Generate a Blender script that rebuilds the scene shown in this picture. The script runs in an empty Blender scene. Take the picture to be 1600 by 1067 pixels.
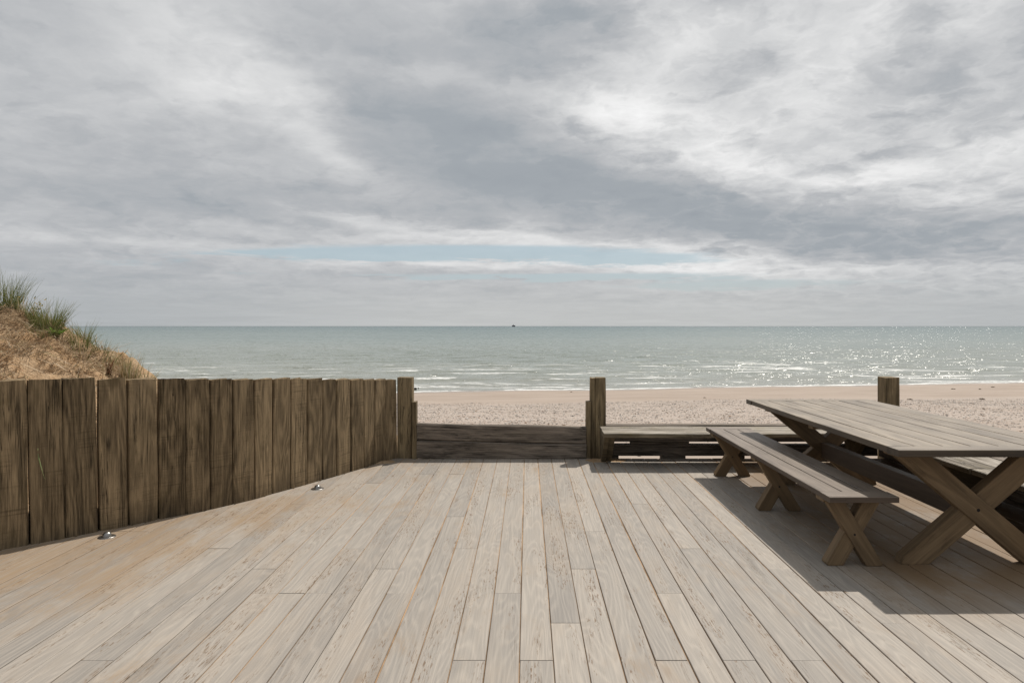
import bpy, bmesh, math, random
import numpy as np
from mathutils import Vector, Matrix, noise

random.seed(7)
RNG = np.random.default_rng(7)
scene = bpy.context.scene
C = scene.collection
F, CX, HY, EYE = 1067.0, 824.0, 509.5, 1.51

# ------------------------------------------------------------------ camera
cam_d = bpy.data.cameras.new('camera')
cam = bpy.data.objects.new('camera', cam_d)
C.objects.link(cam)
cam.location = (0, 0, EYE)
cam.rotation_euler = (math.pi / 2, 0, 0)
cam_d.sensor_width = 36
cam_d.lens = 36 * F / 1600
cam_d.shift_x = -24 / 1600
cam_d.shift_y = -24 / 1600
cam_d.clip_start = 0.05
cam_d.clip_end = 200000
scene.camera = cam
scene.render.engine = 'CYCLES'
scene.view_settings.view_transform = 'Standard'
scene.view_settings.look = 'None'
scene.view_settings.gamma = 1
scene.view_settings.use_curve_mapping = False
scene.view_settings.exposure = 0

# ------------------------------------------------------------------ sun
SX, SY = 0.41, 0.59                      # horizontal shift of a shadow per metre of height
SUN_EL = math.atan(1 / math.hypot(SX, SY))
SUN_AZ = math.atan2(SX, SY)
sl = bpy.data.lights.new('sun', 'SUN')
sl.energy = 3.8
sl.angle = math.radians(0.9)
sl.color = (1.0, 0.94, 0.86)
so = bpy.data.objects.new('sun', sl)
so.rotation_euler = Vector((SX, SY, 1)).to_track_quat('Z', 'Y').to_euler()
so.location = (20, 30, 60)
C.objects.link(so)


# ------------------------------------------------------------------ node helper
class NT:
    def __init__(s, tree):
        s.t = tree
        s.n = tree.nodes
        s.l = tree.links

    def set(s, sock, v):
        if v is None:
            return
        if isinstance(v, bpy.types.NodeSocket):
            s.l.new(v, sock)
        else:
            try:
                sock.default_value = v
            except Exception:
                sock.default_value = (v[0], v[1], v[2], 1.0)

    def m(s, op, a, b=None, c=None, clamp=False):
        n = s.n.new('ShaderNodeMath')
        n.operation = op
        n.use_clamp = clamp
        s.set(n.inputs[0], a)
        s.set(n.inputs[1], b)
        s.set(n.inputs[2], c)
        return n.outputs[0]

    def v(s, op, a, b=None, scale=None):
        n = s.n.new('ShaderNodeVectorMath')
        n.operation = op
        s.set(n.inputs[0], a)
        s.set(n.inputs[1], b)
        if scale is not None:
            s.set(n.inputs['Scale'], scale)
        return n.outputs['Value'] if op in ('DOT_PRODUCT', 'LENGTH', 'DISTANCE') else n.outputs[0]

    def xyz(s, a):
        n = s.n.new('ShaderNodeSeparateXYZ')
        s.set(n.inputs[0], a)
        return n.outputs

    def comb(s, x=0.0, y=0.0, z=0.0):
        n = s.n.new('ShaderNodeCombineXYZ')
        s.set(n.inputs[0], x)
        s.set(n.inputs[1], y)
        s.set(n.inputs[2], z)
        return n.outputs[0]

    def noise(s, vec, scale=5.0, detail=3.0, rough=0.55, dist=0.0, color=False, dims='3D', w=None):
        n = s.n.new('ShaderNodeTexNoise')
        n.noise_dimensions = dims
        if vec is not None:
            s.l.new(vec, n.inputs['Vector'])
        if w is not None:
            s.set(n.inputs['W'], w)
        n.inputs['Scale'].default_value = scale
        n.inputs['Detail'].default_value = detail
        n.inputs['Roughness'].default_value = rough
        n.inputs['Distortion'].default_value = dist
        return n.outputs['Color' if color else 'Fac']

    def ramp(s, fac, stops, interp='LINEAR'):
        n = s.n.new('ShaderNodeValToRGB')
        n.color_ramp.interpolation = interp
        els = n.color_ramp.elements
        while len(els) < len(stops):
            els.new(0.5)
        for e, (p, c) in zip(els, stops):
            e.position = p
            e.color = (c, c, c, 1) if isinstance(c, (int, float)) else (c[0], c[1], c[2], 1)
        s.set(n.inputs[0], fac)
        return n.outputs[0]

    def mix(s, fac, a, b, mode='MIX'):
        n = s.n.new('ShaderNodeMix')
        n.data_type = 'RGBA'
        n.blend_type = mode
        s.set(n.inputs[0], fac)
        s.set(n.inputs[6], a)
        s.set(n.inputs[7], b)
        return n.outputs[2]

    def sm(s, x, lo, hi):
        n = s.n.new('ShaderNodeMapRange')
        n.interpolation_type = 'SMOOTHSTEP'
        s.set(n.inputs[0], x)
        n.inputs[1].default_value = lo
        n.inputs[2].default_value = hi
        return n.outputs[0]

    def geo(s, name='Position'):
        return s.n.new('ShaderNodeNewGeometry').outputs[name]

    def tex(s, name='Object'):
        return s.n.new('ShaderNodeTexCoord').outputs[name]


# ------------------------------------------------------------------ world: Nishita blue behind a broken cloud deck
world = bpy.data.worlds.new('World')
scene.world = world
world.use_nodes = True
W = NT(world.node_tree)
W.n.clear()
SKY_STRENGTH = 0.1
dirv = W.v('NORMALIZE', W.tex('Generated'))
dx, dy, dz = W.xyz(dirv)
az = W.m('ARCTAN2', dx, dy)
el = W.m('ARCSINE', dz)
zz = W.m('ADD', W.m('MAXIMUM', dz, 0.0), 0.055)
plane = W.comb(W.m('DIVIDE', dx, zz), W.m('DIVIDE', dy, zz), 0.0)
# clouds on a flat layer: foreshortened towards the horizon by themselves
n_big = W.noise(plane, 0.42, 6.0, 0.55, 0.3)
n_mid = W.noise(W.v('ADD', plane, (13.1, 4.2, 0.0)), 1.1, 8.0, 0.58, 0.25)
n_fine = W.noise(W.v('ADD', plane, (3.7, 21.2, 0.0)), 2.6, 8.0, 0.6, 0.5)
ang = W.comb(az, el, 0.0)
warp = W.v('SUBTRACT', W.noise(W.v('MULTIPLY', plane, (1.0, 1.0, 1.0)), 0.9, 6.0, 0.6, color=True), (0.5, 0.5, 0.5))
warp_amp = W.m('MULTIPLY', W.m('MINIMUM', W.m('MULTIPLY', W.m('MAXIMUM', el, 0.0), 2.4), 1.0), 0.38)
wx, wy, _ = W.xyz(warp)
ang_w = W.v('ADD', ang, W.comb(W.m('MULTIPLY', wx, warp_amp), W.m('MULTIPLY', wy, W.m('MULTIPLY', warp_amp, 0.7)), 0.0))


def to_ang(px, py):
    tx = (px - CX) / F
    a = math.atan(tx)
    return a, math.atan((HY - py) / F * math.cos(a))


def lobes(vec, items, start=0.0):
    acc = start
    for (px, py, sx, sy, rot, amp) in items:
        a, e = to_ang(px, py)
        n = W.n.new('ShaderNodeMapping')
        n.vector_type = 'TEXTURE'
        n.inputs['Location'].default_value = (a, e, 0)
        n.inputs['Rotation'].default_value = (0, 0, math.radians(rot))
        n.inputs['Scale'].default_value = (sx / F, sy / F, 1)
        W.l.new(vec, n.inputs['Vector'])
        d2 = W.v('DOT_PRODUCT', n.outputs[0], n.outputs[0])
        g = W.m('POWER', 0.3679, d2)
        acc = W.m('MULTIPLY_ADD', g, amp, acc)
    return acc


THICK = [
    # thin, bright parts of the layer
    (290, 70, 150, 80, -25, -0.12), (365, 110, 70, 50, -45, -0.13), (80, 130, 160, 90, 0, -0.07),
    (500, 205, 110, 30, -38, -0.20), (600, 135, 90, 26, -10, -0.10), (720, 150, 120, 22, 0, -0.08),
    (940, 170, 70, 34, 0, -0.24), (1000, 90, 80, 50, 45, -0.15), (1060, 200, 110, 34, -22, -0.22),
    (1230, 262, 190, 24, -9, -0.20), (1090, 20, 80, 40, 0, -0.10), (1200, 110, 200, 100, 10, -0.08),
    (1400, 30, 110, 40, 20, -0.12), (1500, 250, 150, 34, 8, -0.17), (1330, 170, 160, 50, 0, -0.08),
    (540, 336, 90, 12, -8, -0.20), (300, 382, 420, 16, 0, -0.13), (720, 374, 260, 12, -2, -0.22),
    (1180, 420, 330, 15, -3, -0.24), (750, 414, 260, 9, -1, -0.22), (1050, 392, 200, 14, -6, -0.14),
    # thick, grey parts
    (860, 45, 150, 55, 12, 0.22), (560, 60, 190, 60, -12, 0.08), (740, 238, 200, 55, -12, 0.17),
    (930, 300, 270, 48, -9, 0.20), (1200, 338, 200, 36, -8, 0.22), (120, 260, 330, 60, 0, 0.08),
    (330, 300, 250, 30, 0, 0.07), (1480, 370, 190, 50, 0, 0.13), (1540, 140, 90, 70, 0, 0.06),
    (700, 335, 160, 16, -4, 0.08), (40, 40, 110, 50, 0, 0.05),
]
sund = W.v('DOT_PRODUCT', dirv, (math.sin(SUN_AZ) * math.cos(SUN_EL), math.cos(SUN_AZ) * math.cos(SUN_EL), math.sin(SUN_EL)))
away = W.m('SUBTRACT', 1.0, W.sm(sund, -0.5, 0.55))      # cloud greyed away from the sun, mostly out of view, to cut the fill
tk = lobes(ang_w, THICK, W.m('MULTIPLY_ADD', away, 0.15, 0.515))
def amt(x, k, acc):
    return W.m('MULTIPLY_ADD', W.m('SUBTRACT', x, 0.5), k, acc)


tk = amt(n_big, 0.20, tk)
tk = amt(n_mid, 0.26, tk)
# billows with bright seams between them; a second layer height keeps them rounder high up
zz2 = W.m('ADD', W.m('MAXIMUM', dz, 0.0), 0.20)
plane2 = W.comb(W.m('DIVIDE', dx, zz2), W.m('DIVIDE', dy, zz2), 0.0)
pw = W.v('SUBTRACT', W.noise(plane2, 3.0, 5.0, 0.6, color=True), (0.5, 0.5, 0.5))
plane2 = W.v('ADD', plane2, W.v('SCALE', pw, scale=0.35))
b1 = W.noise(W.v('ADD', plane2, (2.0, 5.0, 0.0)), 2.6, 5.0, 0.52)
b2 = W.noise(W.v('ADD', plane2, (8.3, 1.7, 0.0)), 5.5, 5.0, 0.54)
seam1 = W.m('MINIMUM', W.m('MULTIPLY', W.m('ABSOLUTE', W.m('SUBTRACT', b1, 0.5)), 5.0), 1.0)
seam2 = W.m('MINIMUM', W.m('MULTIPLY', W.m('ABSOLUTE', W.m('SUBTRACT', b2, 0.5)), 5.0), 1.0)
right = W.m('MULTIPLY_ADD', W.sm(W.m('ADD', az, W.m('MULTIPLY', el, 0.6)), 0.05, 0.35), 0.8, 0.35)
tk = W.m('MULTIPLY_ADD', W.m('MULTIPLY', W.m('SUBTRACT', seam1, 0.5), right), 0.15, tk)
tk = W.m('MULTIPLY_ADD', W.m('MULTIPLY', W.m('SUBTRACT', seam2, 0.5), right), 0.13, tk)
tk = amt(b1, 0.22, tk)
tk = amt(b2, 0.22, tk)
b3 = W.noise(W.v('MULTIPLY', plane2, (1.0, 1.0, 1.0)), 13.0, 6.0, 0.55)
tk = amt(b3, 0.15, tk)
cloud = W.ramp(tk, [(0.0, (0.93, 0.93, 0.93)), (0.14, (0.83, 0.83, 0.83)), (0.28, (0.69, 0.695, 0.70)),
                    (0.42, (0.56, 0.57, 0.583)), (0.53, (0.465, 0.48, 0.50)), (0.70, (0.365, 0.395, 0.425)), (1.0, (0.32, 0.35, 0.385))])
# clear slots low over the sea
GAPS = [(760, 392, 280, 12, 0, 0.56), (560, 400, 260, 9, 0, 0.46), (1000, 408, 140, 11, 0, 0.56),
        (880, 433, 330, 7, 0, 0.55), (1150, 446, 230, 9, 0, 0.52), (230, 408, 330, 12, 0, 0.22),
        (320, 440, 300, 8, 0, 0.14)]
streak = W.noise(W.v('MULTIPLY', ang, (7.0, 75.0, 1.0)), 1.6, 8.0, 0.68, 0.5)
gp = lobes(W.v('ADD', ang, W.comb(0.0, W.m('MULTIPLY', W.m('SUBTRACT', streak, 0.5), 0.02), 0.0)), GAPS, 0.0)
gp = W.m('MULTIPLY_ADD', W.m('SUBTRACT', streak, 0.5), 0.9, gp)
gmask = W.m('MULTIPLY', W.sm(gp, 0.20, 0.46), 0.85)
nish = W.n.new('ShaderNodeTexSky')
nish.sky_type = 'NISHITA'
nish.sun_disc = False
nish.sun_elevation = SUN_EL
nish.sun_rotation = SUN_AZ
nish.air_density = 1.0
nish.dust_density = 1.2
nish.ozone_density = 1.0
blue = W.mix(0.75, nish.outputs[0], (0.42 / SKY_STRENGTH, 0.525 / SKY_STRENGTH, 0.585 / SKY_STRENGTH, 1))
cl10 = W.v('SCALE', cloud, scale=1 / SKY_STRENGTH)
col = W.mix(gmask, cl10, blue)
# air between here and the horizon: pale, low contrast
lowf = W.noise(W.v('MULTIPLY', ang, (5.0, 80.0, 1.0)), 1.3, 8.0, 0.68, 0.5)
side = W.m('MULTIPLY', W.sm(az, -0.6, -0.05), W.m('SUBTRACT', 1.0, W.m('MULTIPLY', W.sm(az, 0.3, 0.6), 0.55)))
hz_col = W.mix(side, (0.43 / SKY_STRENGTH, 0.452 / SKY_STRENGTH, 0.465 / SKY_STRENGTH, 1),
               (0.535 / SKY_STRENGTH, 0.545 / SKY_STRENGTH, 0.54 / SKY_STRENGTH, 1))
hz_col = W.v('SCALE', hz_col, scale=W.m('MULTIPLY_ADD', lowf, 0.30, 0.85))
hz = W.m('SUBTRACT', 1.0, W.sm(el, 0.0, 0.098))
col = W.mix(W.m('MULTIPLY', hz, 0.93), col, hz_col)
below = W.sm(dz, -0.03, -0.001)
col = W.mix(below, (2.2, 2.2, 2.1, 1), col)
bg = W.n.new('ShaderNodeBackground')
W.l.new(col, bg.inputs[0])
bg.inputs[1].default_value = SKY_STRENGTH
wo = W.n.new('ShaderNodeOutputWorld')
W.l.new(bg.outputs[0], wo.inputs[0])
world.cycles.sampling_method = 'MANUAL'
world.cycles.sample_map_resolution = 512


# ------------------------------------------------------------------ objects helpers
def tag(o, label=None, cat=None, group=None, kind=None):
    for k, v_ in (('label', label), ('category', cat), ('group', group), ('kind', kind)):
        if v_:
            o[k] = v_
    return o


def link(name, mesh, mat=None, parent=None, loc=None, mw=None):
    o = bpy.data.objects.new(name, mesh)
    C.objects.link(o)
    if mat is not None and mesh is not None and not mesh.materials:
        mesh.materials.append(mat)
    if parent is not None:
        o.parent = parent
    if loc is not None:
        o.location = loc
    if mw is not None:
        o.matrix_local = mw
    return o


def empty(name, loc):
    return link(name, None, loc=loc)


def mesh_from(name, verts, faces, smooth=False):
    me = bpy.data.meshes.new(name)
    me.from_pydata([tuple(v_) for v_ in verts], [], faces)
    me.update()
    if smooth:
        me.polygons.foreach_set('use_smooth', [True] * len(me.polygons))
    return me


def fast_mesh(name, verts, faces, cols=None, smooth=False):
    """verts (n,3), faces (m,k) numpy."""
    me = bpy.data.meshes.new(name)
    n, m_, k = len(verts), len(faces), faces.shape[1]
    me.vertices.add(n)
    me.vertices.foreach_set('co', np.asarray(verts, dtype=np.float32).ravel())
    me.loops.add(m_ * k)
    me.loops.foreach_set('vertex_index', faces.astype(np.int32).ravel())
    me.polygons.add(m_)
    me.polygons.foreach_set('loop_start', np.arange(0, m_ * k, k, dtype=np.int32))
    me.polygons.foreach_set('loop_total', np.full(m_, k, dtype=np.int32))
    if smooth:
        me.polygons.foreach_set('use_smooth', np.ones(m_, dtype=bool))
    me.update(calc_edges=True)
    me.validate()
    if cols is not None:
        ca = me.color_attributes.new('tint', 'FLOAT_COLOR', 'POINT')
        c4 = np.ones((n, 4), dtype=np.float32)
        c4[:, :3] = cols
        ca.data.foreach_set('color', c4.ravel())
    return me


def beam_mesh(L, w, h, seg=1, ch=0.004, jit=0.0, end_jit=0.0, zc=False, name='beam', rng=random, taper=0.0):
    """A timber along local +X, width w in Y (centred), height h in Z (0..h, or centred), all long edges eased."""
    sec = [(-w / 2 + ch, 0), (w / 2 - ch, 0), (w / 2, ch), (w / 2, h - ch), (w / 2 - ch, h), (-w / 2 + ch, h),
           (-w / 2, h - ch), (-w / 2, ch)]
    if zc:
        sec = [(y, z - h / 2) for y, z in sec]
    ph = [rng.uniform(0, 6.28) for _ in range(6)]
    vs = []
    for i in range(seg + 1):
        t = i / seg
        dyl = jit * (math.sin(ph[0] + t * 5) + 0.6 * math.sin(ph[1] + t * 13))
        dyr = jit * (math.sin(ph[2] + t * 4) + 0.6 * math.sin(ph[3] + t * 11))
        dzz = jit * math.sin(ph[4] + t * 6)
        for (y, z) in sec:
            ex = 0
            if i in (0, seg):
                ex = rng.uniform(-end_jit, end_jit)
                y2, z2 = y * (1 - 0.6 * ch / w), z
            else:
                y2, z2 = y, z
            y2 += dyl if y < 0 else dyr
            z2 += dzz if z > (0 if zc else h / 2) else 0
            if taper:
                y2 *= 1 - taper * t
            vs.append((L * t + ex, y2, z2))
    fs = []
    for i in range(seg):
        for j in range(8):
            a, b = i * 8 + j, i * 8 + (j + 1) % 8
            fs.append((a, b, b + 8, a + 8))
    fs.append(tuple(range(7, -1, -1)))
    e = seg * 8
    fs.append(tuple(e + j for j in range(8)))
    return mesh_from(name, vs, fs)


def frame_mat(origin, xa, ya):
    """matrix whose local X is xa, local Y close to ya"""
    x = Vector(xa).normalized()
    z = x.cross(Vector(ya)).normalized()
    y = z.cross(x).normalized()
    m_ = Matrix((x, y, z)).transposed().to_4x4()
    m_.translation = Vector(origin)
    return m_


def gp_(px, py, z=0.0):
    """the point where the sight line through a photograph pixel meets the level z"""
    d = (EYE - z) * F / (py - HY)
    return Vector(((px - CX) * d / F, d, z))


# ------------------------------------------------------------------ materials
def new_mat(name):
    m_ = bpy.data.materials.new(name)
    m_.use_nodes = True
    t = NT(m_.node_tree)
    bs = m_.node_tree.nodes['Principled BSDF']
    return m_, t, bs


def bump(t, bs, h, strength, dist):
    n = t.n.new('ShaderNodeBump')
    n.inputs['Strength'].default_value = strength
    n.inputs['Distance'].default_value = dist
    t.l.new(h, n.inputs['Height'])
    t.l.new(n.outputs[0], bs.inputs['Normal'])


def wood(name, light, dark, tint_var=0.25, rings=26.0, ring_amt=0.35, crack=0.5, streak=0.5, blotch=0.4, rough=0.75,
         crack_col=(0.015, 0.012, 0.009), warm=None, warm_amt=0.0, deck=False, bumpd=0.003, cross=1.0, spec=0.25,
         moss=None, foot=False, fibre=0.35, knots=0.0, saw=0.0, side_shade=None, long=1.0, rpow=1.6, cwhere=0.50,
         figure=(0.9, 7.0)):
    m_, t, bs = new_mat(name)
    oi = t.n.new('ShaderNodeObjectInfo')
    rnd = oi.outputs['Random']
    P = t.tex('Object')
    off = t.comb(t.m('MULTIPLY', rnd, 97.0), t.m('MULTIPLY', rnd, 31.0), t.m('MULTIPLY', rnd, 57.0))
    # cathedral figure: contour lines of a stretched noise
    p1 = t.v('ADD', t.v('MULTIPLY', P, (figure[0], figure[1], figure[1])), off)
    fld = t.noise(p1, 1.0, 2.0, 0.5, 0.35)
    ring = t.m('SINE', t.m('MULTIPLY', fld, rings * 6.28))
    ring = t.m('MULTIPLY_ADD', ring, 0.5, 0.5)
    ring = t.m('POWER', ring, rpow)
    # long streaks
    p2 = t.v('ADD', t.v('MULTIPLY', P, (2.2 * long, 90.0 * cross, 90.0 * cross)), off)
    st = t.noise(p2, 1.0, 4.0, 0.65)
    p3 = t.v('ADD', t.v('MULTIPLY', P, (1.6, 9.0, 9.0)), off)
    bl = t.noise(p3, 1.0, 4.0, 0.6)
    f = t.m('MULTIPLY_ADD', t.m('SUBTRACT', ring, 0.5), ring_amt, 0.5)
    f = t.m('MULTIPLY_ADD', t.m('SUBTRACT', st, 0.5), streak * 2.2, f)
    f = t.m('MULTIPLY_ADD', t.m('SUBTRACT', bl, 0.5), blotch * 2.0, f)
    fib = t.noise(t.v('ADD', t.v('MULTIPLY', P, (14.0 * long, 260.0 * cross, 260.0 * cross)), off), 1.0, 3.0, 0.7)
    f = t.m('MULTIPLY_ADD', t.m('SUBTRACT', fib, 0.5), fibre, f)
    f = t.m('MULTIPLY_ADD', t.m('SUBTRACT', rnd, 0.5), tint_var, f)
    col_ = t.mix(t.m('ADD', f, 0.0, clamp=True), dark, light)
    if saw:    # faint marks of the saw across the grain
        sw = t.noise(t.v('ADD', t.v('MULTIPLY', P, (120.0, 2.0, 2.0)), off), 1.0, 2.0, 0.6)
        swm = t.sm(t.noise(t.v('ADD', t.v('MULTIPLY', P, (2.5, 4.0, 4.0)), off), 1.0, 3.0), 0.45, 0.62)
        col_ = t.mix(t.m('MULTIPLY', t.m('MULTIPLY', t.sm(sw, 0.5, 0.7), swm), saw), col_, dark)
    if knots:
        vo = t.n.new('ShaderNodeTexVoronoi')
        vo.inputs['Scale'].default_value = 1.0
        t.l.new(t.v('ADD', t.v('MULTIPLY', P, (1.7, 6.5, 0.001)), off), vo.inputs['Vector'])
        kd = vo.outputs['Distance']
        kc = t.xyz(vo.outputs['Color'])[0]
        kon = t.sm(kc, 0.66, 0.7)
        kn = t.m('MULTIPLY', t.m('SUBTRACT', 1.0, t.sm(t.m('ADD', kd, t.m('MULTIPLY', t.m('SUBTRACT', st, 0.5), 0.1)), 0.03, 0.16)), kon)
        col_ = t.mix(t.m('MULTIPLY', kn, knots), col_, crack_col)
    # drying cracks
    p4 = t.v('ADD', t.v('MULTIPLY', P, (1.3 * long, 26.0 * cross, 26.0 * cross)), off)
    cn = t.noise(p4, 1.0, 5.0, 0.62, 0.7)
    ridge = t.m('ABSOLUTE', t.m('SUBTRACT', cn, 0.5))
    cr = t.m('SUBTRACT', 1.0, t.sm(ridge, 0.0, 0.014))
    where = t.sm(t.noise(t.v('ADD', t.v('MULTIPLY', P, (1.2, 5.0, 5.0)), off), 1.0, 2.0), cwhere, cwhere + 0.14)
    crm = t.m('MULTIPLY', t.m('MULTIPLY', cr, where), crack)
    col_ = t.mix(crm, col_, crack_col)
    if warm:
        wn = t.noise(t.v('ADD', t.v('MULTIPLY', P, (0.8, 4.0, 4.0)), off), 1.0, 5.0, 0.65)
        col_ = t.mix(t.m('MULTIPLY', t.sm(wn, 0.45, 0.75), warm_amt), col_, warm)
    if moss:
        mn = t.noise(t.v('ADD', t.v('MULTIPLY', P, (5.0, 9.0, 9.0)), off), 1.0, 6.0, 0.7)
        col_ = t.mix(t.m('MULTIPLY', t.sm(mn, 0.5, 0.72), 0.55), col_, moss)
    if foot:   # darker foot of a sleeper: lowest hand's width
        lx = t.xyz(P)[0]
        ff = t.m('SUBTRACT', 1.0, t.sm(t.m('MULTIPLY_ADD', t.m('SUBTRACT', bl, 0.5), 0.5, lx), 0.0, 0.34))
        col_ = t.mix(t.m('MULTIPLY', ff, 0.55), col_, (0.035, 0.028, 0.02, 1))
    if deck:
        G = t.geo('Position')
        gx, gy, _ = t.xyz(G)
        # blown sand rubbed into the boards, most of it along the sleeper fence
        fd = t.m('ADD', t.m('MULTIPLY', gx, 0.84), t.m('MULTIPLY', gy, -0.54))   # distance off the fence line
        near = t.m('SUBTRACT', 1.0, t.sm(fd, -5.6, -3.3))
        farther = t.m('SUBTRACT', 1.0, t.sm(gy, 4.5, 6.5))
        near = t.m('MULTIPLY', near, t.m('MULTIPLY_ADD', farther, 0.75, 0.25))
        sn = t.noise(t.v('MULTIPLY', G, (2.6, 1.1, 1.0)), 1.0, 6.0, 0.7, 0.4)
        am = t.sm(t.m('ADD', sn, t.m('MULTIPLY', near, 0.42)), 0.53, 0.80)
        grainy = t.sm(st, 0.35, 0.6)
        col_ = t.mix(t.m('MULTIPLY', am, t.m('MULTIPLY_ADD', grainy, 0.5, 0.25)), col_, (0.30, 0.20, 0.11, 1))
        # dark flecks where the grain has opened
        fk = t.noise(t.v('ADD', t.v('MULTIPLY', P, (16.0, 110.0, 1.0)), off), 1.0, 2.0, 0.6)
        fw = t.sm(t.noise(t.v('ADD', t.v('MULTIPLY', P, (1.1, 9.0, 1.0)), off), 1.0, 3.0), 0.48, 0.64)
        col_ = t.mix(t.m('MULTIPLY', t.m('MULTIPLY', t.sm(fk, 0.57, 0.64), fw), 0.8), col_, (0.16, 0.10, 0.055, 1))
        # warm brown shade painted into the boards under the furniture
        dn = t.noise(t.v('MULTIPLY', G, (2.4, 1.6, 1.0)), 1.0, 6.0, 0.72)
        shade_tint = t.m('MULTIPLY', t.sm(t.m('MULTIPLY_ADD', t.m('SUBTRACT', dn, 0.5), 1.0, gx), 1.75, 2.5), t.sm(dn, 0.22, 0.55))
        shade_tint = t.m('MULTIPLY', shade_tint, t.sm(gy, 3.2, 4.2))
        col_ = t.mix(t.m('MULTIPLY', shade_tint, 0.95), col_, (0.235, 0.155, 0.085, 1))
    if side_shade:   # shade painted on edges and undersides; faces turned upward keep their colour
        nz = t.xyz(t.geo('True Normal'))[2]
        col_ = t.mix(t.m('SUBTRACT', 1.0, t.sm(nz, 0.3, 0.75)), col_, t.mix(1.0, col_, side_shade, mode='MULTIPLY'))
    t.l.new(col_, bs.inputs['Base Color'])
    bs.inputs['Roughness'].default_value = rough
    bs.inputs['Specular IOR Level'].default_value = spec
    h = t.m('MULTIPLY_ADD', crm, -2.2, t.m('ADD', t.m('MULTIPLY', st, 1.0), t.m('MULTIPLY', ring, 0.15)))
    bump(t, bs, h, 0.8, bumpd)
    return m_


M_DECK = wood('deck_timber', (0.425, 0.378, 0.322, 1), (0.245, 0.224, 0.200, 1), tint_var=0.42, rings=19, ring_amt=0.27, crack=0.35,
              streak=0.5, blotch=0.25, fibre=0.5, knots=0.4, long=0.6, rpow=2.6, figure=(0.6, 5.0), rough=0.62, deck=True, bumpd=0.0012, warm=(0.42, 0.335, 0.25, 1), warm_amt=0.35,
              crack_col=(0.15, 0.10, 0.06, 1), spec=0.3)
M_FENCE = wood('fence_oak', (0.40, 0.295, 0.175, 1), (0.05, 0.036, 0.021, 1), tint_var=0.5, rings=10, ring_amt=0.25, crack=0.75,
               streak=0.30, blotch=0.36, fibre=1.6, long=0.45, figure=(0.7, 5.0), cross=1.25, cwhere=0.47, knots=0.75, saw=0.5, rough=0.9, bumpd=0.009, moss=(0.125, 0.092, 0.048, 1), foot=True, spec=0.12)
M_SLEEPER = wood('tarred_sleeper', (0.31, 0.255, 0.205, 1), (0.026, 0.021, 0.016, 1), fibre=1.5, long=0.6, tint_var=0.2, rings=5, ring_amt=0.25,
                 crack=0.9, streak=0.75, blotch=0.7, rough=0.8, bumpd=0.008, warm=(0.27, 0.22, 0.17, 1), warm_amt=0.4)
M_SEAT = wood('bleached_seat', side_shade=(0.6, 0.55, 0.45, 1), light=(0.43, 0.385, 0.325, 1), dark=(0.12, 0.098, 0.07, 1), fibre=0.9, tint_var=0.2, rings=5, ring_amt=0.3, crack=0.95,
              streak=0.8, blotch=0.7, rough=0.8, bumpd=0.006, moss=(0.20, 0.17, 0.09, 1))
M_SEATLEG = wood('seat_support', (0.20, 0.155, 0.095, 1), (0.07, 0.052, 0.03, 1), rings=4, crack=0.6, rough=0.8)
M_TOP = wood('table_teak', side_shade=(0.34, 0.31, 0.28, 1), light=(0.33, 0.27, 0.20, 1), dark=(0.085, 0.064, 0.045, 1), tint_var=0.3, rings=5, ring_amt=0.22, crack=0.5,
             streak=0.6, blotch=0.7, fibre=0.5, rough=0.5, bumpd=0.0015, warm=(0.24, 0.185, 0.125, 1), warm_amt=0.5, spec=0.4)
M_BTOP = wood('bench_teak', side_shade=(0.42, 0.37, 0.33, 1), light=(0.285, 0.23, 0.18, 1), dark=(0.10, 0.076, 0.058, 1), fibre=0.45, tint_var=0.35, rings=5, ring_amt=0.22, crack=0.3,
              streak=0.5, blotch=0.35, rough=0.5, bumpd=0.0015, spec=0.4)
M_LEG = wood('leg_teak', (0.26, 0.178, 0.10, 1), (0.105, 0.07, 0.038, 1), fibre=0.4, tint_var=0.2, rings=5, ring_amt=0.3, crack=0.3,
             streak=0.45, blotch=0.4, rough=0.65, bumpd=0.0015)
M_POST = wood('post_oak', (0.33, 0.25, 0.145, 1), (0.055, 0.04, 0.022, 1), fibre=0.8, knots=0.6, tint_var=0.2, rings=5, ring_amt=0.25, crack=0.9,
              streak=0.7, blotch=0.6, rough=0.85, bumpd=0.005, moss=(0.13, 0.10, 0.055, 1))


def simple(name, colr, rough=0.8, metal=0.0, spec=0.3, nscale=None, colr2=None):
    m_, t, bs = new_mat(name)
    bs.inputs['Roughness'].default_value = rough
    bs.inputs['Metallic'].default_value = metal
    bs.inputs['Specular IOR Level'].default_value = spec
    if nscale:
        n = t.noise(t.tex('Object'), nscale, 4.0, 0.6)
        t.l.new(t.mix(n, colr, colr2), bs.inputs['Base Color'])
    else:
        bs.inputs['Base Color'].default_value = colr
    return m_


def tint_mat(name, rough=0.8, spec=0.2, translucent=0.0):
    m_, t, bs = new_mat(name)
    a = t.n.new('ShaderNodeAttribute')
    a.attribute_name = 'tint'
    t.l.new(a.outputs['Color'], bs.inputs['Base Color'])
    bs.inputs['Roughness'].default_value = rough
    bs.inputs['Specular IOR Level'].default_value = spec
    if translucent:
        tr = t.n.new('ShaderNodeBsdfTranslucent')
        t.l.new(a.outputs['Color'], tr.inputs['Color'])
        mx = t.n.new('ShaderNodeMixShader')
        mx.inputs[0].default_value = translucent
        t.l.new(bs.outputs[0], mx.inputs[1])
        t.l.new(tr.outputs[0], mx.inputs[2])
        t.l.new(mx.outputs[0], m_.node_tree.nodes['Material Output'].inputs['Surface'])
    return m_


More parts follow.
